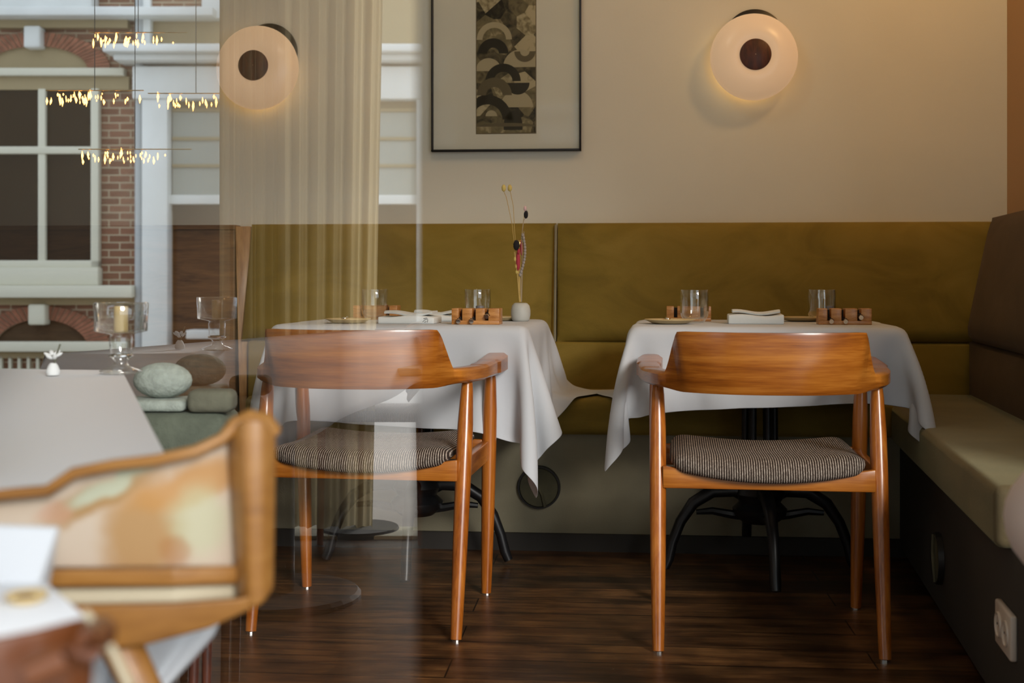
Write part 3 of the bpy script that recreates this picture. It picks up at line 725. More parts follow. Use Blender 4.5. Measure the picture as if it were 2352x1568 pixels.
def cutlery(bloc, rz, sx, label, wd=.128, tilt=.16, lean=0.0, kind='knife'):
    """one piece resting in a slot, its ringed handle end towards the chair"""
    e = empty('table_knife' if kind == 'knife' else kind, (bloc[0]+K*(sx-wd/2)*math.cos(rz), bloc[1]+K*(sx-wd/2)*math.sin(rz), TOPZ), rz, label, 'cutlery', 'cutlery in the wooden rests'); e.scale = (K, K, K)
    y0, z0 = -.040, .008+lean; y1, z1 = .085, z0+.05*tilt*2.0
    def q(t): return (.0, y0+(y1-y0)*t, z0+(z1-z0)*t)
    rr = [.0055, .0062, .0055, .0035, .0028, .0030, .0026]
    ts = [0, .03, .10, .2, .4, .6, .66]
    hd_ = MB().tube([q(t) for t in ts], rr, 10).build('handle', 'silver', e, smooth=True)
    b = MB()
    for dz in (.012, .022, .032): b.lathe([(.0068, -.0012), (.0074, 0), (.0068, .0012)], 12, c=(0, y0+dz*.8, z0+dz*.3))
    b.build('ring', 'black_frame', hd_)
    if kind != 'knife':
        b = MB().ell((0, y1-.008, z1), (.016, .024, .004) if kind == 'table_spoon' else (.010, .022, .0025), 14, 8); b.build('bowl' if kind == 'table_spoon' else 'tines', 'silver', e, smooth=True)
    else:
        MB().box(-.0008, .0008, q(.6)[1], y1+.01, z1-.014, z1+.002).build('blade', 'silver', e)
    return e
def napkin(x, y, rz, label, wd=.137, dp=.10, ht=.031, mark=None):
    e = empty('folded_napkin', (x, y, TOPZ), rz, label, 'napkin'); e.scale = (K, K, K)
    mb = MB(); n = 16; rows = []
    for i in range(n+1):
        t = i/n; xx = -wd/2+wd*t; hh = ht*.72+.0025*math.sin(t*7+x*9)
        rows.append([(xx, -dp/2, 0), (xx, -dp/2-.002, hh*.5), (xx, -dp/2+.001, hh), (xx, dp/2, hh+.001), (xx, dp/2+.002, hh*.5), (xx, dp/2, 0)])
    mb.grid(rows, True); mb.f.append(tuple(range(6))); mb.f.append(tuple(n*6+j for j in reversed(range(6))))
    mb.build('folded_stack', 'napkin', e, bevel=.003, seg=3)
    mb = MB(); rows = []
    for i in range(n+1):
        t = i/n; xx = -wd*.42+wd*.86*t; b0 = ht*.72+.003+.0035*math.sin(t*6.2+1); rows.append([(xx, -dp*.28, b0), (xx, -dp*.31, b0+.004), (xx, -dp*.2, b0+.008), (xx, dp*.4, b0+.007), (xx, dp*.4, b0)])
    mb.grid(rows, True); mb.f.append(tuple(range(5))); mb.f.append(tuple(n*5+j for j in reversed(range(5))))
    mb.build('top_fold', 'napkin', e, smooth=True)
    if mark is not None:
        mb = MB()
        for (x0, z0, x1, z1) in ((0, .003, .006, .009), (.004, .002, .010, .004), (.006, .008, .013, .011), (.012, .002, .013, .009), (.002, .011, .011, .013)):
            mb.tube([(mark+x0, -dp/2-.0015, z0+.002), (mark+x1, -dp/2-.0015, z1+.002)], .0007, 5)
        mb.build('ink_mark', 'mark_ink', e)
    return e
# right table
g = onp(1595, 738); tumbler((g[0]+.0, g[1]+.0), 'ribbed water glass behind the plate on the right table')
g = onp(1893, 735); tumbler((g[0]+.0, g[1]+.03), 'ribbed water glass behind the wooden cutlery rest on the right table')
p_ = onp(1541, 744); plate((p_[0]+.0, p_[1]+.02), 'honey-glazed side plate at the left end of the right table')
b2 = onp(1938, 745); b2 = (b2[0], b2[1]+.0); cutlery_block(b2, 'wooden cutlery rest holding three pieces on the right table')
cutlery(b2, ROT, .030, 'first silver knife handle in the rest on the right table, by the glass')
cutlery(b2, ROT, .064, 'middle silver handle in the rest on the right table')
cutlery(b2, ROT, .101, 'raised silver handle at the outer end of the rest on the right table', lean=.010)
b2b = ((1582-CX)/F*3.82, 3.82); cutlery_block(b2b, 'wooden cutlery rest standing behind the left glass of the right table', wd=.118, slots=(.024, .094), dp=.045)
n2 = onp(1739, 743); napkin(n2[0], n2[1]+.03, ROT, 'grey-white folded napkin in the middle of the right table')
sp = MB().ell((0, 0, .006), (.009, .006, .004)).tube([(0, 0, .006), (.0, .03, .009), (.002, .06, .010)], [.0035, .0022, .0018], 8).build('butter_knife', 'silver', smooth=True)
sp.location = (p_[0]-.005, p_[1]+.035, TOPZ+.008); tag(sp, 'small silver butter knife lying on the plate of the right table', 'cutlery')
pl2 = plate((b2[0]-.06, b2[1]+.26), 'honey-glazed side plate at the far side of the right table', r=.055)
dc = MB().lathe([(.001, 0), (.012, 0), (.0125, .047), (.0115, .05), (.001, .051)], 24).build('salt_shaker', 'grey_disc', smooth=True); dc.location = (b2[0]-.012, b2[1]+.11, TOPZ)
tag(dc, 'small dark shaker behind the cutlery rest on the right table', 'shaker')
# left table
g = onp(857, 727); tumbler((g[0]+.005, g[1]+.0), 'ribbed water glass beside the plate on the left table, veiled by reflection')
g = onp(1096, 730); tumbler((g[0]+.0, g[1]+.03), 'ribbed water glass behind the cutlery rest on the left table')
p1 = onp(797, 742); plate((p1[0], p1[1]+.03), 'honey-glazed side plate at the left end of the left table', r=.058)
b1 = onp(1096, 744); b1 = (b1[0], b1[1]+.0); cutlery_block(b1, 'orange-brown wooden cutlery rest beside the grey vase on the left table', wd=.120, slots=(.022, .056, .088))
cutlery(b1, ROT, .019, 'silver handle nearest the napkin in the left table rest', wd=.120)
cutlery(b1, ROT, .052, 'middle silver handle in the left table rest', wd=.120)
cutlery(b1, ROT, .090, 'raised silver handle nearest the vase in the left table rest', wd=.120, lean=.012)
cutlery_block(((866-CX)/F*3.95, 3.95), 'wooden cutlery rest behind the veiled glass of the left table', wd=.125, slots=(.026, .098), dp=.045)
n1 = onp(942, 740); napkin(n1[0], n1[1]+.0, ROT, 'grey-white folded napkin with a small ink mark on the left table', wd=.145, ht=.026, mark=.044)
n1b = ((998-CX)/F*3.86, 3.86); napkin(n1b[0], n1b[1], ROT, 'second folded napkin at the far side of the left table', wd=.12, ht=.022)
sp2 = sp.copy(); COL.objects.link(sp2); sp2.location = (p1[0]-.012, p1[1]+.03, TOPZ+.008); sp2['label'] = 'small silver butter knife lying on the plate of the left table'
plate(((1150-CX)/F*3.85, 3.85), 'honey-glazed side plate half hidden between cutlery rest and vase', r=.055)
dc2 = dc.copy(); COL.objects.link(dc2); dc2.location = (b1[0]+.005, b1[1]+.12, TOPZ); dc2['label'] = 'small dark shaker behind the cutlery rest on the left table'
# vase with dried flowers
vz = 3.80; vx = (1196-CX)/F*vz
va = empty('bud_vase', (vx, vz, TOPZ), 0, 'small round grey stoneware bud vase on the left table', 'vase'); va.scale = (K, K, K)
MB().lathe([(.001, 0), (.020, 0), (.024, .006), (.0262, .018), (.0262, .030), (.0235, .042), (.018, .048), (.014, .0495), (.012, .048), (.010, .040), (.001, .038)], 36).build('body', 'vase_glaze', va, smooth=True, ang=180)
def V(px, py, dy=0): q = P(px, py+3, vz+dy); return (q[0]-vx, q[1]-vz, q[2]-TOPZ)
def flower(label, stem, rs, sm, heads, hm, hn='flower_head', nm='dried_flower'):
    e = empty(nm, (vx, vz, TOPZ), 0, label, 'dried flower')
    MB().tube([V(*p) for p in stem], rs, 6).build('stem', sm, e, smooth=True)
    for k, hd in enumerate(heads):
        c = V(hd[0], hd[1], hd[4] if len(hd) > 4 else 0); s_ = vz/F; hb = MB()
        rr_ = (hd[2]*s_, hd[2]*s_, hd[3]*s_); hb.ell((0, 0, 0), rr_, 12, 8)
        rn = random.Random(k+hd[0])
        for q in range(40):                              # short bristles
            a, b = rn.uniform(0, 6.28), rn.uniform(-1.3, 1.3); d = (math.cos(a)*math.cos(b), math.sin(a)*math.cos(b), math.sin(b))
            hb.tube([(d[0]*rr_[0]*.8, d[1]*rr_[1]*.8, d[2]*rr_[2]*.8), (d[0]*rr_[0]*1.2, d[1]*rr_[1]*1.2, d[2]*rr_[2]*1.12+.001)], [.0006, .0002], 4, False)
        o = hb.build(hn, hm, e, smooth=True); o.location = c
    return e
flower('tall straw stem with two golden seed heads rising from the vase', [(1194, 690), (1186, 600), (1176, 510), (1163, 450), (1157, 436)], .0009, 'straw', [(1157, 429, 5, 8)], 'straw_head')
flower('straight straw stem with a golden seed head, next to the tallest one', [(1196, 690), (1190, 620), (1182, 530), (1179, 470), (1172, 436)], .0009, 'straw', [(1171, 429, 5, 7.5)], 'straw_head')
flower('dried stem with a black bristly head high above the vase', [(1198, 690), (1200, 620), (1198, 540), (1203, 503), (1208, 495)], .0008, 'grey_flower', [(1208, 490, 5, 9)], 'black_head')
flower('dried stem with a tiny pink tip beside the high black head', [(1197, 690), (1199, 600), (1200, 520), (1205, 484)], .0007, 'straw', [(1206, 476, 3.5, 6)], 'pink_flower')
flower('short dried stem with a large black bristly head', [(1193, 690), (1191, 620), (1189, 575)], .0009, 'straw', [(1186, 560, 7, 12, -.01)], 'black_head')
cr = flower('crimson feathery dried plume in the middle of the bunch', [(1195, 690), (1193, 640), (1192, 600)], .0011, 'straw', [(1190, 596, 5, 23), (1198, 566, 3.5, 18, .004), (1191, 574, 3.5, 7, -.006)], 'crimson_flower', 'plume')
flower('rust-brown dried tuft behind the crimson plume', [(1194, 690), (1195, 600), (1194, 570)], .0008, 'straw', [(1193, 556, 6, 9, .01)], 'brass')
hb = [(1193+12*math.sin(t/14*1.9), 625-t*6.0, 2.6+1.5*random.random(), 3.2) for t in range(14)]
flower('grey beaded dried sprig curving along the right of the bunch', [(1197, 690), (1196, 640), (1203, 600), (1206, 560), (1203, 528)], .0008, 'grey_flower', [(1195+11*math.sin(i/13*2.6), 628-i*7, 3.2, 4.2, -.002) for i in range(14)], 'grey_flower', 'bead')
flower('pale straw stalk with small yellowish buds low in the bunch', [(1193, 690), (1189, 640), (1185, 600), (1181, 575)], .001, 'straw', [(1183, 592, 3, 5), (1186, 608, 3, 5), (1187, 622, 3, 4)], 'straw_head', 'bud')

# ------------------------------------------------------------------ the reflecting glass leaf
gp = empty('glass_screen', ((CX*0-1.0), PANE_Z, 0), 0, 'tall clear glass screen reflecting the street, covering the left part of the view', 'glass screen')
gx1 = (972-CX)/F*PANE_Z
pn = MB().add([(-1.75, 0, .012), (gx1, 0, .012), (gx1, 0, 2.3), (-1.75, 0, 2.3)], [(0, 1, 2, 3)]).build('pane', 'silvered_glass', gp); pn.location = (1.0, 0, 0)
ft = MB().box(-1.78, -1.70, -.03, .03, 0, 2.32).build('post', 'dark_metal', gp); ft.location = (1.0, 0, 0)
MB().box(-1.75, -1.5, -.02, .02, 0, .02).build('floor_clamp', 'dark_metal', gp).location = (1.0, 0, 0)

# ------------------------------------------------------------------ street beyond the shop front, seen as a reflection
FD = 2*PANE_Z-12.0                                     # the facades stand 7 m behind the camera
def fx(px): return (px-CX)/F*12.0
def fz(py): return CH-(py-HY)/F*12.0
def fbox(mb, x0, x1, y0, y1, out, inn=0.0):            # pixels of the reflected facade; 'out' metres towards the room
    return mb.box(fx(x0), fx(x1), FD+inn, FD+out, fz(y1), fz(y0))
bd = empty('brick_house', (fx(120), FD, 0), 0, 'old brick house with white sash window and brick arches, reflected in the glass', 'building')
def fpart(mb, name, m, parent=bd, **k):
    o = mb.build(name, m, None, **k); o.parent = parent; o.location = (-parent.location[0], -parent.location[1], 0); return o
fpart(MB().box(fx(-500), fx(330), FD-.4, FD, -.1, 6.0), 'brick_wall', 'brick')
mb = MB(); fbox(mb, -500, 228, -60, 32, .22); fbox(mb, -500, 505, 30, 50, .30); fpart(mb, 'stone_band', 'facade_white', bevel=.01)
mb = MB(); fbox(mb, -500, 300, 50, 68, .10); fbox(mb, -500, 300, 178, 208, .06); fbox(mb, -500, 316, 683, 700, .06); fbox(mb, -500, 316, 808, 822, .05); fpart(mb, 'tan_shadow_band', 'facade_tan')  # tan strips; the topmost paints in shadow below the stone band
mb = MB(); fbox(mb, -500, 292, 160, 178, .12); fbox(mb, -500, 318, 655, 683, .22); fbox(mb, -500, 236, 615, 655, .14); fbox(mb, -500, 300, 783, 806, .15); fpart(mb, 'stone_course', 'facade_cream', bevel=.01)
def arch(cx, cy, ro, ho, thick, name, y0=.05):         # brick voussoirs with mortar between
    mb = MB(); mm = MB(); n = 34
    for i in range(n):
        a0 = PI*(i+.08)/n; a1 = PI*(i+.86)/n
        def pt(a, k, o): return (fx(cx+(ro-thick*k)*math.cos(a)), FD+o, fz(cy-(ho-thick*.62*k)*math.sin(a)))
        mb.hexa([pt(a0, 1, 0), pt(a1, 1, 0), pt(a1, 0, 0), pt(a0, 0, 0)], [pt(a0, 1, y0), pt(a1, 1, y0), pt(a1, 0, y0), pt(a0, 0, y0)])
        b0, b1 = PI*i/n, PI*(i+1)/n
        mm.hexa([pt(b0, 1, 0), pt(b1, 1, 0), pt(b1, 0, 0), pt(b0, 0, 0)], [pt(b0, 1, y0-.015), pt(b1, 1, y0-.015), pt(b1, 0, y0-.015), pt(b0, 0, y0-.015)])
    fpart(mb, name, 'brick_red'); fpart(mm, 'mortar_bed', 'mortar')
arch(88, 160, 168, 84, 52, 'brick_arch'); arch(98, 806, 160, 104, 50, 'brick_arch')
def halfdisc(cx, cy, r, h):
    mb = MB(); n = 24; vs = [(fx(cx), FD+.012, fz(cy))]+[(fx(cx+r*math.cos(PI*i/n)), FD+.012, fz(cy-h*math.sin(PI*i/n))) for i in range(n+1)]
    mb.add(vs, [(0, i+1, i+2) for i in range(n)]); return mb
fpart(halfdisc(88, 160, 118, 54), 'tympanum', 'facade_tan'); fpart(halfdisc(98, 806, 112, 74), 'tympanum', 'brown_velvet')
mb = MB(); fbox(mb, 68, 106, 66, 116, .16); fpart(mb, 'keystone', 'facade_white', bevel=.02)
mb = MB(); fbox(mb, 78, 117, 698, 745, .16); fpart(mb, 'keystone', 'facade_cream', bevel=.02)
mb = MB(); fbox(mb, -500, 216, 206, 602, .02); fpart(mb, 'window_pane', 'window_dark')
mb = MB()
fbox(mb, 93, 110, 206, 602, .07); fbox(mb, -500, 232, 338, 355, .08); fbox(mb, 215, 233, 206, 615, .09); fbox(mb, -500, 233, 598, 616, .09); fbox(mb, -140, -122, 206, 602, .07)
fpart(mb, 'window_frame', 'facade_cream', bevel=.008)
mb = MB()
for px in range(-60, 300, 21): fbox(mb, px, px+6, 818, 848, .05)
fbox(mb, -500, 300, 846, 854, .06); fpart(mb, 'railing', 'facade_cream')
mb = MB(); mb.tube([(fx(326), FD+.08, -.1), (fx(326), FD+.08, 6)], .045, 12); fpart(mb, 'downpipe', 'pipe_grey', smooth=True)
b2_ = empty('white_house', (fx(640), FD, 0), 0, 'white house front with a corniced door surround, reflected in the glass', 'building')
fp = lambda mb, n, m, **k: fpart(mb, n, m, b2_, **k)
fp(MB().box(fx(330), fx(1500), FD-.4, FD, -.1, 6.0), 'house_wall', 'facade_tan')
mb = MB(); fbox(mb, 338, 396, 230, 860, .18); fbox(mb, 960, 1010, 230, 860, .18); fp(mb, 'pilaster', 'facade_white', bevel=.01)
mb = MB(); fbox(mb, 270, 1020, 120, 138, .45); fbox(mb, 286, 1010, 138, 152, .34); fbox(mb, 318, 1000, 160, 234, .2); fp(mb, 'entablature', 'facade_white', bevel=.012)
mb = MB(); fbox(mb, 398, 960, 250, 452, .03); fp(mb, 'shutter', 'slate_blind')
mb = MB(); fbox(mb, 398, 960, 316, 323, .05); fbox(mb, 398, 960, 378, 385, .05); fbox(mb, 398, 960, 250, 258, .05); fp(mb, 'shutter_line', 'facade_tan')
mb = MB(); fbox(mb, 392, 960, 449, 470, .1); fbox(mb, 470, 512, -60, 48, .12); fbox(mb, 335, 352, -60, 120, .1); fp(mb, 'window_bar', 'facade_white', bevel=.006)
mb = MB(); fbox(mb, 350, 466, -60, 26, .04); fp(mb, 'brick_panel', 'brick')
mb = MB(); fbox(mb, 398, 960, 470, 850, .01); fp(mb, 'dark_glazing', 'window_dark')
mb = MB(); fbox(mb, 445, 960, 755, 775, .3); fp(mb, 'ledge', 'facade_white', bevel=.01)

# sheer curtain hanging inside the shop front
def zr(v): return 2*PANE_Z-v
def curtain(px0, px1, v, label, amp=.02, seed=1, z0=.05, z1=2.7, tilt=0, m='sheer_voile'):
    rn = random.Random(seed); n = 150; rows = []; ph = [rn.uniform(0, 6.3) for _ in range(5)]
    for z in (z0, .5, .9, 1.3, 1.7, 2.2, z1):
        row = []
        for i in range(n+1):
            t = i/n; x = ((px0+(px1-px0)*t)-CX)/F*v
            y = zr(v) + amp*(math.sin(t*34+ph[0]+.3*z)+.6*math.sin(t*71+ph[1])+.5*math.sin(t*15+ph[2]))
            row.append((x+tilt*(z-.9)*(t), y, z))
        rows.append(row)
    o = MB().grid(rows).build('sheer_curtain', m, None, smooth=True, ang=180, solid=.0008)
    return tag(o, label, 'curtain')
curtain(508, 650, 4.05, 'sheer cream curtain gathered at the shop front, reflected in the glass', seed=3)
curtain(645, 868, 4.1, 'second sheer cream curtain hanging beside the gathered one, reflected in the glass', seed=5, tilt=.02)

# strings of crystal lights
def crystals(px0, px1, py, v, label, n=46, seed=0):
    rn = random.Random(seed); e = empty('crystal_lamp', ((((px0+px1)/2)-CX)/F*v, zr(v), CH-(py-HY)/F*v), 0, label, 'lamp', 'crystal lamps over the shop front')
    W = (px1-px0)/F*v/2
    MB().tube([(-W, 0, .012), (W, 0, .012)], .002, 6).build('rod', 'brass', e); MB().tube([(0, 0, .012), (0, 0, 3.1-e.location[2])], .0015, 6).build('cord', 'black_frame', e)
    mb = MB()
    for i in range(n):
        x = rn.gauss(-.25, .5)*W
        if abs(x) > W: continue
        s = rn.choice((.0022, .003, .0045)); l = s*rn.uniform(1.5, 4.5)
        z = -rn.uniform(0, .035)
        mb.tube([(x, 0, z+l), (x+.2*s, 0, z), (x, 0, z-l)], [.0004, s, .0004], 4)
    o = mb.build('glass_drops', 'bead_glow', e); o['kind'] = 'stuff'
    return e
crystals(205, 430, 82, 4.6, 'topmost string of glowing amber crystals, reflected in the glass', 40, 1)
crystals(105, 330, 215, 4.6, 'amber crystal string across the dark sash window, reflected in the glass', 60, 2)
crystals(340, 560, 222, 4.5, 'amber crystal string in front of the white cornice, reflected in the glass', 34, 3)
crystals(180, 440, 350, 4.6, 'lowest string of glowing amber crystals, reflected in the glass', 50, 4)

# ------------------------------------------------------------------ foreground, left
AH = .700
def cloth_poly(name, top, hem, label):
    """top: polygon of the table surface; hem: matching lower points (wavy)"""
    mb = MB(); n = len(top); mb.add(top, [tuple(range(n))])
    for i in range(n):
        a, b, c, d = Vector(top[i]), Vector(top[(i+1) % n]), Vector(hem[(i+1) % n]), Vector(hem[i])
        rows = []
        for r in range(9):
            t = r/8; row = []
            for s in range(25):
                u = s/24; p = a.lerp(b, u).lerp(d.lerp(c, u), t)
                nn = (b-a).cross(Vector((0, 0, 1))).normalized(); p = p + nn*(-.012*t*math.sin(u*16+i)) * (1 if 0 < s < 24 else 0)
                row.append(p)
            rows.append(row)
        mb.grid(rows)
    return mb.build(name, 'lit_cloth', None, smooth=True, ang=35, solid=.0012)
A = [P(150, 1128, .955), (-.262, .985, AH), P(280, 850, 2.24), (-1.75, 2.30, AH), (-1.6, .955, AH)]
A = [(-.50, .955, AH), (-.262, .985, AH), (-.702, 2.24, AH), (-1.02, 2.28, AH)]
A = [(x, y, AH) for x, y, _ in A]
Ah = [(-.52, .96, .46), P(488, 1440, 1.12), (-.66, 2.30, .42), (-1.10, 2.33, .40)]
tag(cloth_poly('tablecloth', A, Ah, ''), 'white tablecloth on the foreground table at far left, filling the left edge', 'tablecloth')
ta = empty('dining_table', (-.62, 1.62, 0), .36, 'foreground dining table hidden under the white cloth at far left', 'table')
MB().lathe([(.001, .02), (.2, .02), (.21, .01), (.21, 0), (.001, 0)], 32).build('base', 'dark_base', ta)
MB().tube([(0, 0, .01), (0, 0, AH-.03)], .03, 16).build('column', 'black_iron', ta, smooth=True)
MB().box(-.11, .11, -.5, .5, AH-.03, AH-.004).build('tabletop', 'walnut', ta)
# hanging corner seen below the lounge chair
drape = MB(); rows = []
c0 = Vector((-.262, .985, AH-.004)); 
for r in range(13):
    t = r/12; row = []
    L_ = Vector(P(150+40*t, 1128+520*t, .99)); Rr = Vector(P(430+90*math.sin(PI*min(1, t*1.15)*.62)-210*max(0, t-.62)*2.1, 1100+520*t, 1.12))
    for s in range(17):
        u = s/16; p = L_.lerp(Rr, u); p.y += .02*math.sin(u*11)*t; row.append(p)
    rows.append(row)
dr = drape.grid(rows).build('cloth_corner', 'white_cloth', None, smooth=True, ang=180, solid=.0015)
tag(dr, 'hanging corner of white table linen below the blurred wooden lounge chair', 'table linen')

# lounge chair with wooden frame and beige inside, seen from behind
lc = empty('lounge_chair', (-.33, 1.0, 0), 0, 'large honey-wood lounge chair with a beige ochre-blotched back panel in the left foreground', 'chair')
lo = lc.location
def LP(px, py, z): q = P(px, py, z); return (q[0]-lo[0], q[1]-lo[1], q[2])
def sweep(pts, wds, name, m, parent, n=10):
    return MB().tube(pts, wds, n).build(name, m, parent, smooth=True)
def band(ups, los, z, th, name, m):                     # a shaped board between two pixel outlines
    mb = MB(); rows = []
    for (a, b) in zip(ups, los):
        zz = z(a[0]) if callable(z) else z
        rows.append([LP(a[0], a[1], zz), LP(b[0], b[1], zz), LP(b[0], b[1], zz+th), LP(a[0], a[1], zz+th)])
    mb.grid(rows, True); mb.f.append((0, 1, 2, 3)); k = 4*(len(rows)-1); mb.f.append((k+3, k+2, k+1, k))
    return mb.build(name, m, lc, bevel=.003, seg=3)
def blotched_fabric():
    """beige upholstery with large soft ochre and sage blotches"""
    m = mat('blotched_beige', (0.50, 0.40, 0.30), rough=0.9); N, L = nt(m); b = N['Principled BSDF']
    tc = N.new('ShaderNodeTexCoord'); nz = N.new('ShaderNodeTexNoise'); nz.inputs['Scale'].default_value = 22; nz.inputs['Detail'].default_value = 3
    L.new(tc.outputs['Object'], nz.inputs['Vector'])
    wv = N.new('ShaderNodeVectorMath'); wv.operation = 'MULTIPLY_ADD'; wv.inputs[1].default_value = (.03, .03, .03); L.new(nz.outputs['Color'], wv.inputs[0]); L.new(tc.outputs['Object'], wv.inputs[2])
    col = None
    for (px, py, rx, ry, rot, c, k) in ((330, 1230, 120, 150, 0, (0.36, 0.20, 0.07), .9), (430, 1110, 190, 60, .25, (0.42, 0.21, 0.06), .85), (230, 1140, 190, 36, .48, (0.33, 0.19, 0.07), .95),
                                         (455, 1190, 95, 110, .3, (0.42, 0.44, 0.28), .6), (270, 1108, 160, 22, .48, (0.42, 0.45, 0.34), .9), (405, 1265, 50, 50, 0, (0.33, 0.15, 0.05), .6), (130, 1180, 60, 26, .3, (0.46, 0.26, 0.17), .6)):
        mp = N.new('ShaderNodeMapping'); mp.vector_type = 'TEXTURE'; q = LP(px, py, .95); s_ = .95/F
        mp.inputs['Location'].default_value = (q[0]+.015, 0, q[2]+.015); mp.inputs['Rotation'].default_value = (0, -rot, 0); mp.inputs['Scale'].default_value = (rx*s_, 1e3, ry*s_)
        g = N.new('ShaderNodeTexGradient'); g.gradient_type = 'SPHERICAL'; L.new(wv.outputs[0], mp.inputs['Vector']); L.new(mp.outputs[0], g.inputs[0])
        mr = N.new('ShaderNodeMapRange'); mr.interpolation_type = 'SMOOTHSTEP'; mr.inputs['From Max'].default_value = .55; mr.inputs['To Max'].default_value = k; L.new(g.outputs['Fac'], mr.inputs[0])
        mx = N.new('ShaderNodeMix'); mx.data_type = 'RGBA'; mx.inputs['A'].default_value = (0.50, 0.41, 0.32, 1); mx.inputs['B'].default_value = (*c, 1)
        if col: L.new(col, mx.inputs['A'])
        L.new(mr.outputs[0], mx.inputs['Factor']); col = mx.outputs['Result']
    L.new(col, b.inputs['Base Color'])
blotched_fabric()
zf = lambda px: .93 + (.06*max(0, (px-380)/260)**2)
band([(-200, 1150), (0, 1136), (130, 1118), (200, 1085), (350, 1062), (480, 1030), (545, 990)], [(-200, 1305), (0, 1305), (130, 1304), (200, 1304), (350, 1303), (480, 1302), (545, 1302)], lambda p: zf(p)+.012, .02, 'back_panel', 'blotched_beige')
rim = [(-200, 1140), (0, 1128), (110, 1118), (170, 1078), (260, 1060), (360, 1048), (450, 1028), (510, 1000), (540, 968), (572, 952), (604, 958), (622, 985)]
sweep([LP(a, b+8, zf(a)) for a, b in rim], [.0045]*8+[.006, .007, .008, .009], 'top_rail', 'honey_wood', lc)
band([(522, 985), (560, 962), (605, 962), (634, 1010)], [(548, 1392), (572, 1398), (604, 1385), (628, 1350)], lambda p: .955-.02*math.sin((p-520)/115*PI), .035, 'side_post', 'honey_wood')
band([(-200, 1308), (0, 1307), (200, 1306), (400, 1304), (556, 1298)], [(-200, 1352), (0, 1350), (200, 1348), (400, 1346), (556, 1340)], zf, .03, 'lower_rail', 'honey_wood')
band([(-200, 1352), (0, 1350), (200, 1348), (400, 1346), (560, 1336)], [(-200, 1392), (0, 1390), (200, 1388), (400, 1384), (560, 1372)], lambda p: zf(p)+.012, .03, 'seat_edge', 'cream_uphol')
band([(-200, 1390), (0, 1389), (200, 1388), (400, 1384), (560, 1372), (612, 1352)], [(-200, 1500), (0, 1500), (200, 1496), (330, 1482), (480, 1442), (600, 1388)], lambda p: .92+.02*max(0, (p-300)/300), .03, 'apron', 'honey_wood')
MB().box(-.42, .06, .03, .30, .575, .60).build('seat', 'cream_uphol', lc, bevel=.008)
q0 = Vector(LP(272, 1470, .955)); q1 = Vector(LP(330, 1590, .94)); dd = (q1-q0).normalized()
MB().tube([q0, q1, (q1.x+.06, q1.y+.05, .0)], [.016, .015, .010], 14).build('leg', 'honey_wood', lc, smooth=True)
for lx, ly in ((-.40, .05), (-.38, .28)):
    MB().tube([(lx, ly, .59), (lx*1.03, ly+.01, 0)], [.014, .010], 12).build('leg', 'honey_wood', lc, smooth=True)
# low table and chair in the near left corner
th_ = .661
B = [P(205, 1412, .765), P(60, 1352, .80), P(-300, 1352, .84), P(-300, 1470, .70), P(0, 1452, .70)]
B = [(x, y, th_) for x, y, _ in B]
B = [(-.255, .745, th_), (-.335, .865, th_), (-.75, .875, th_), (-.75, .60, th_), (-.30, .655, th_)]
Bh = [(x+.004, y, th_-.16) for x, y, _ in B]
tag(cloth_poly('tablecloth', B, Bh, ''), 'white cloth corner of the nearest table at bottom left, with a small dish', 'tablecloth')
tb = empty('side_table', (-.52, .74, 0), 0, 'nearest small table under white cloth in the bottom left corner', 'table')
MB().lathe([(.001, .02), (.13, .02), (.135, .01), (.135, 0), (.001, 0)], 32).build('base', 'dark_base', tb)
MB().tube([(0, 0, .01), (0, 0, th_-.02)], .02, 14).build('column', 'black_iron', tb, smooth=True)
MB().box(-.2, .2, -.07, .11, th_-.02, th_-.004).build('tabletop', 'walnut', tb)
ds = empty('small_dish', (*P(62, 1402, .775)[:2], th_), 0, 'small brown dish with a pale rim on the nearest white cloth', 'dish')
MB().lathe([(.001, .001), (.009, .001), (.0125, .004), (.013, .006), (.010, .004), (.001, .003)], 28).build('bowl', 'plate_glaze', ds, smooth=True)
MB().ell((-.001, 0, .0035), (.007, .006, .002)).build('filling', 'walnut', ds, smooth=True)
nk = MB(); q = [P(-60, 1204, .84), P(132, 1212, .84), P(72, 1392, .82), P(-60, 1392, .82)]
nk.hexa([q[3], q[2], (q[2][0], q[2][1]+.03, q[2][2]), (q[3][0], q[3][1]+.03, q[3][2])], [q[0], q[1], (q[1][0], q[1][1]+.006, q[1][2]), (q[0][0], q[0][1]+.006, q[0][2])])
tag(nk.build('standing_napkin', 'white_cloth', None, bevel=.002), 'stiff white napkin standing upright at the left edge above the small dish', 'napkin')
# near chair: bent rail round the corner of the small table
nc = empty('near_chair', (-.42, .62, 0), 0, 'dark red-brown wooden chair back cropped by the bottom left corner', 'chair')
no = nc.location
def NP(px, py, z): q = P(px, py, z); return (q[0]-no[0], q[1]-no[1], q[2])
mb = MB(); rows = []
for (a, t0, t1, z) in ((-260, 1500, 1800, .60), (-120, 1482, 1790, .61), (0, 1462, 1770, .62), (80, 1446, 1740, .63), (150, 1428, 1700, .64), (190, 1418, 1660, .65), (208, 1424, 1600, .655), (214, 1445, 1540, .66)):
    rows.append([NP(a, t0, z), NP(a, t1, z), NP(a, t1, z+.018), NP(a, t0, z+.018)])
mb.grid(rows, True); k = 4*(len(rows)-1); mb.f.append((0, 1, 2, 3)); mb.f.append((k+3, k+2, k+1, k))
mb.build('backrest', 'near_wood', nc, bevel=.003, seg=3)
MB().tube([NP(60, 1552, .60), NP(140, 1520, .605), NP(200, 1482, .62), NP(232, 1452, .645), NP(236, 1440, .67)], [.006, .0075, .008, .008, .006], 14).build('armrest', 'near_wood', nc, smooth=True)
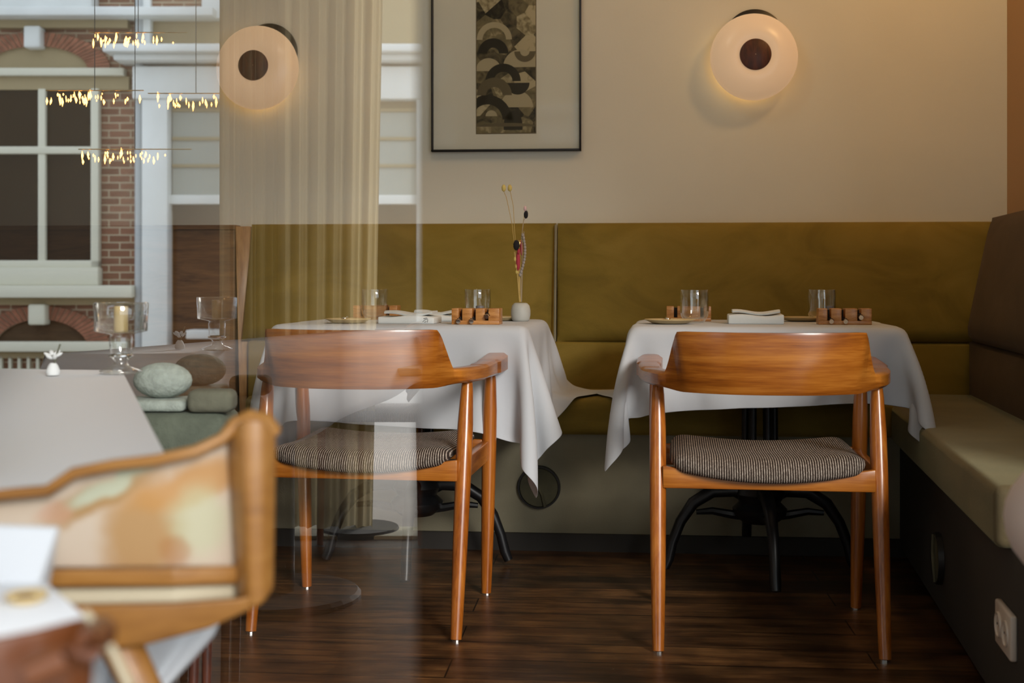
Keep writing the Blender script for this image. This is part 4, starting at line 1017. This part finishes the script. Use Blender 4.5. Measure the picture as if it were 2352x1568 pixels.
for lx in (-.20, .12):
    MB().tube([(lx, .02, .60), (lx*1.03, .02, 0)], [.014, .011], 14).build('leg', 'leg_wood', nc, smooth=True)
    MB().tube([(lx, .32, .42), (lx*1.03, .32, 0)], [.014, .011], 14).build('leg', 'leg_wood', nc, smooth=True)
MB().box(-.21, .13, .0, .34, .40, .43).build('seat', 'woven_wool', nc, bevel=.01)
MB().tube([P(196, 1408, .655), P(225, 1440, .65), P(262, 1500, .645), P(300, 1580, .64)], .0022, 8).build('piped_hem', 'cream_uphol', None, smooth=True)
tag(bpy.data.objects['piped_hem'], 'cream corded edge trailing from the nearest tablecloth corner', 'cord')

# things on the far-left table
gl = empty('candle_holder', (*P(278, 846, 2.15)[:2], AH+.002), 0, 'clear stepped glass candle holder at the back of the far left cloth', 'candle holder')
MB().lathe([(.001, 0), (.034, 0), (.036, .004), (.014, .012), (.010, .020), (.018, .028), (.020, .060), (.018, .066), (.044, .072), (.046, .12), (.045, .121), (.043, .12), (.041, .075), (.001, .070)], 40).build('glass_body', 'tumbler_glass', gl, smooth=True, ang=180)
MB().tube([(0, 0, .07), (0, 0, .115)], .012, 16).build('candle', 'plate_glaze', gl, smooth=True)
MB().lathe([(.018, .027), (.021, .029), (.021, .031), (.018, .033)], 30).build('band', 'silver', gl, smooth=True)
bv = empty('posy_vase', (*P(122, 848, 2.1)[:2], AH+.002), 0, 'tiny vase with a pale petalled flower on the far left cloth', 'vase')
MB().lathe([(.001, 0), (.010, 0), (.012, .006), (.008, .016), (.005, .02), (.004, .02), (.001, .004)], 24).build('body', 'petal', bv, smooth=True)
MB().tube([(0, 0, .01), (.006, 0, .035), (.012, 0, .052)], .0016, 6).build('stem', 'moss_fabric', bv)
for k in range(6):
    a = k*PI/3; o = MB().ell((0, 0, 0), (.008, .004, .003), 10, 6).build('petal', 'petal', bv, smooth=True); o.location = (.0+.009*math.cos(a), .006*math.sin(a), .034+.004*math.sin(a)); o.rotation_euler = (0, -.5, a)
# soft seat with cushions beyond the far-left table
ot = empty('upholstered_stool', ((430-CX)/F*2.36, 2.36, 0), 0, 'grey-green upholstered stool between the left cloth and the chair', 'stool')
MB().box(-.10, .085, -.06, .08, .50, .615).build('body', 'teal_fabric', ot, bevel=.02, seg=3)
for lx in (-.08, .03):
    for ly in (-.04, .06): MB().tube([(lx, ly, .51), (lx-.01, ly, 0)], [.012, .009], 10).build('leg', 'walnut', ot, smooth=True)
th2 = MB().box(-.075, .05, -.05, .05, 0, .022).build('folded_throw', 'dusty_teal', None, bevel=.009, seg=3); th2.location = ((378-CX)/F*2.36, 2.36, .617)
tag(th2, 'pale teal folded throw lying flat on the grey-green stool', 'throw')
plw = MB().ell((0, 0, 0), (.056, .036, .034), 20, 12).build('round_pillow', 'dusty_teal', None, smooth=True, ang=180); plw.location = ((374-CX)/F*2.36, 2.36, .672)
tag(plw, 'soft round dusty teal pillow on top of the folded throw', 'pillow')
pw2 = MB().box(-.045, .04, -.03, .03, -.021, .021).build('small_pillow', 'moss_fabric', None, bevel=.014, seg=5); pw2.location = ((500-CX)/F*2.36, 2.33, .637)
tag(pw2, 'small moss-green pillow at the right end of the grey-green stool', 'pillow')

# blush chair cut by the right edge
bc = empty('blush_chair', (.80, 1.45, 0), 0, 'rounded blush-pink chair back cropped by the right edge of the picture', 'chair')
MB().ell((.0, 0, 0), (.205, .16, .115), 36, 20).build('shell', 'blush', bc, smooth=True, ang=180).location = (0, 0, .578)
bc.location = ((2322-CX)/F*1.45+.205, 1.45, 0)
MB().tube([(0, 0, .49), (0, 0, .02)], .02, 14).build('stem', 'dark_metal', bc, smooth=True)
MB().lathe([(.001, .02), (.16, .012), (.165, 0), (.001, 0)], 32).build('foot', 'dark_metal', bc, smooth=True)

# ------------------------------------------------------------------ turn everything so that the back wall runs along the x axis
RW = Matrix.Rotation(PSI, 4, 'Z')
for o in list(SC.objects):
    if o.parent is None and o != cam:
        m_ = RW @ Matrix.LocRotScale(o.location, o.rotation_euler, o.scale)
        l_, q_, s_ = m_.decompose(); o.location = l_; o.rotation_euler = q_.to_euler(); o.scale = s_
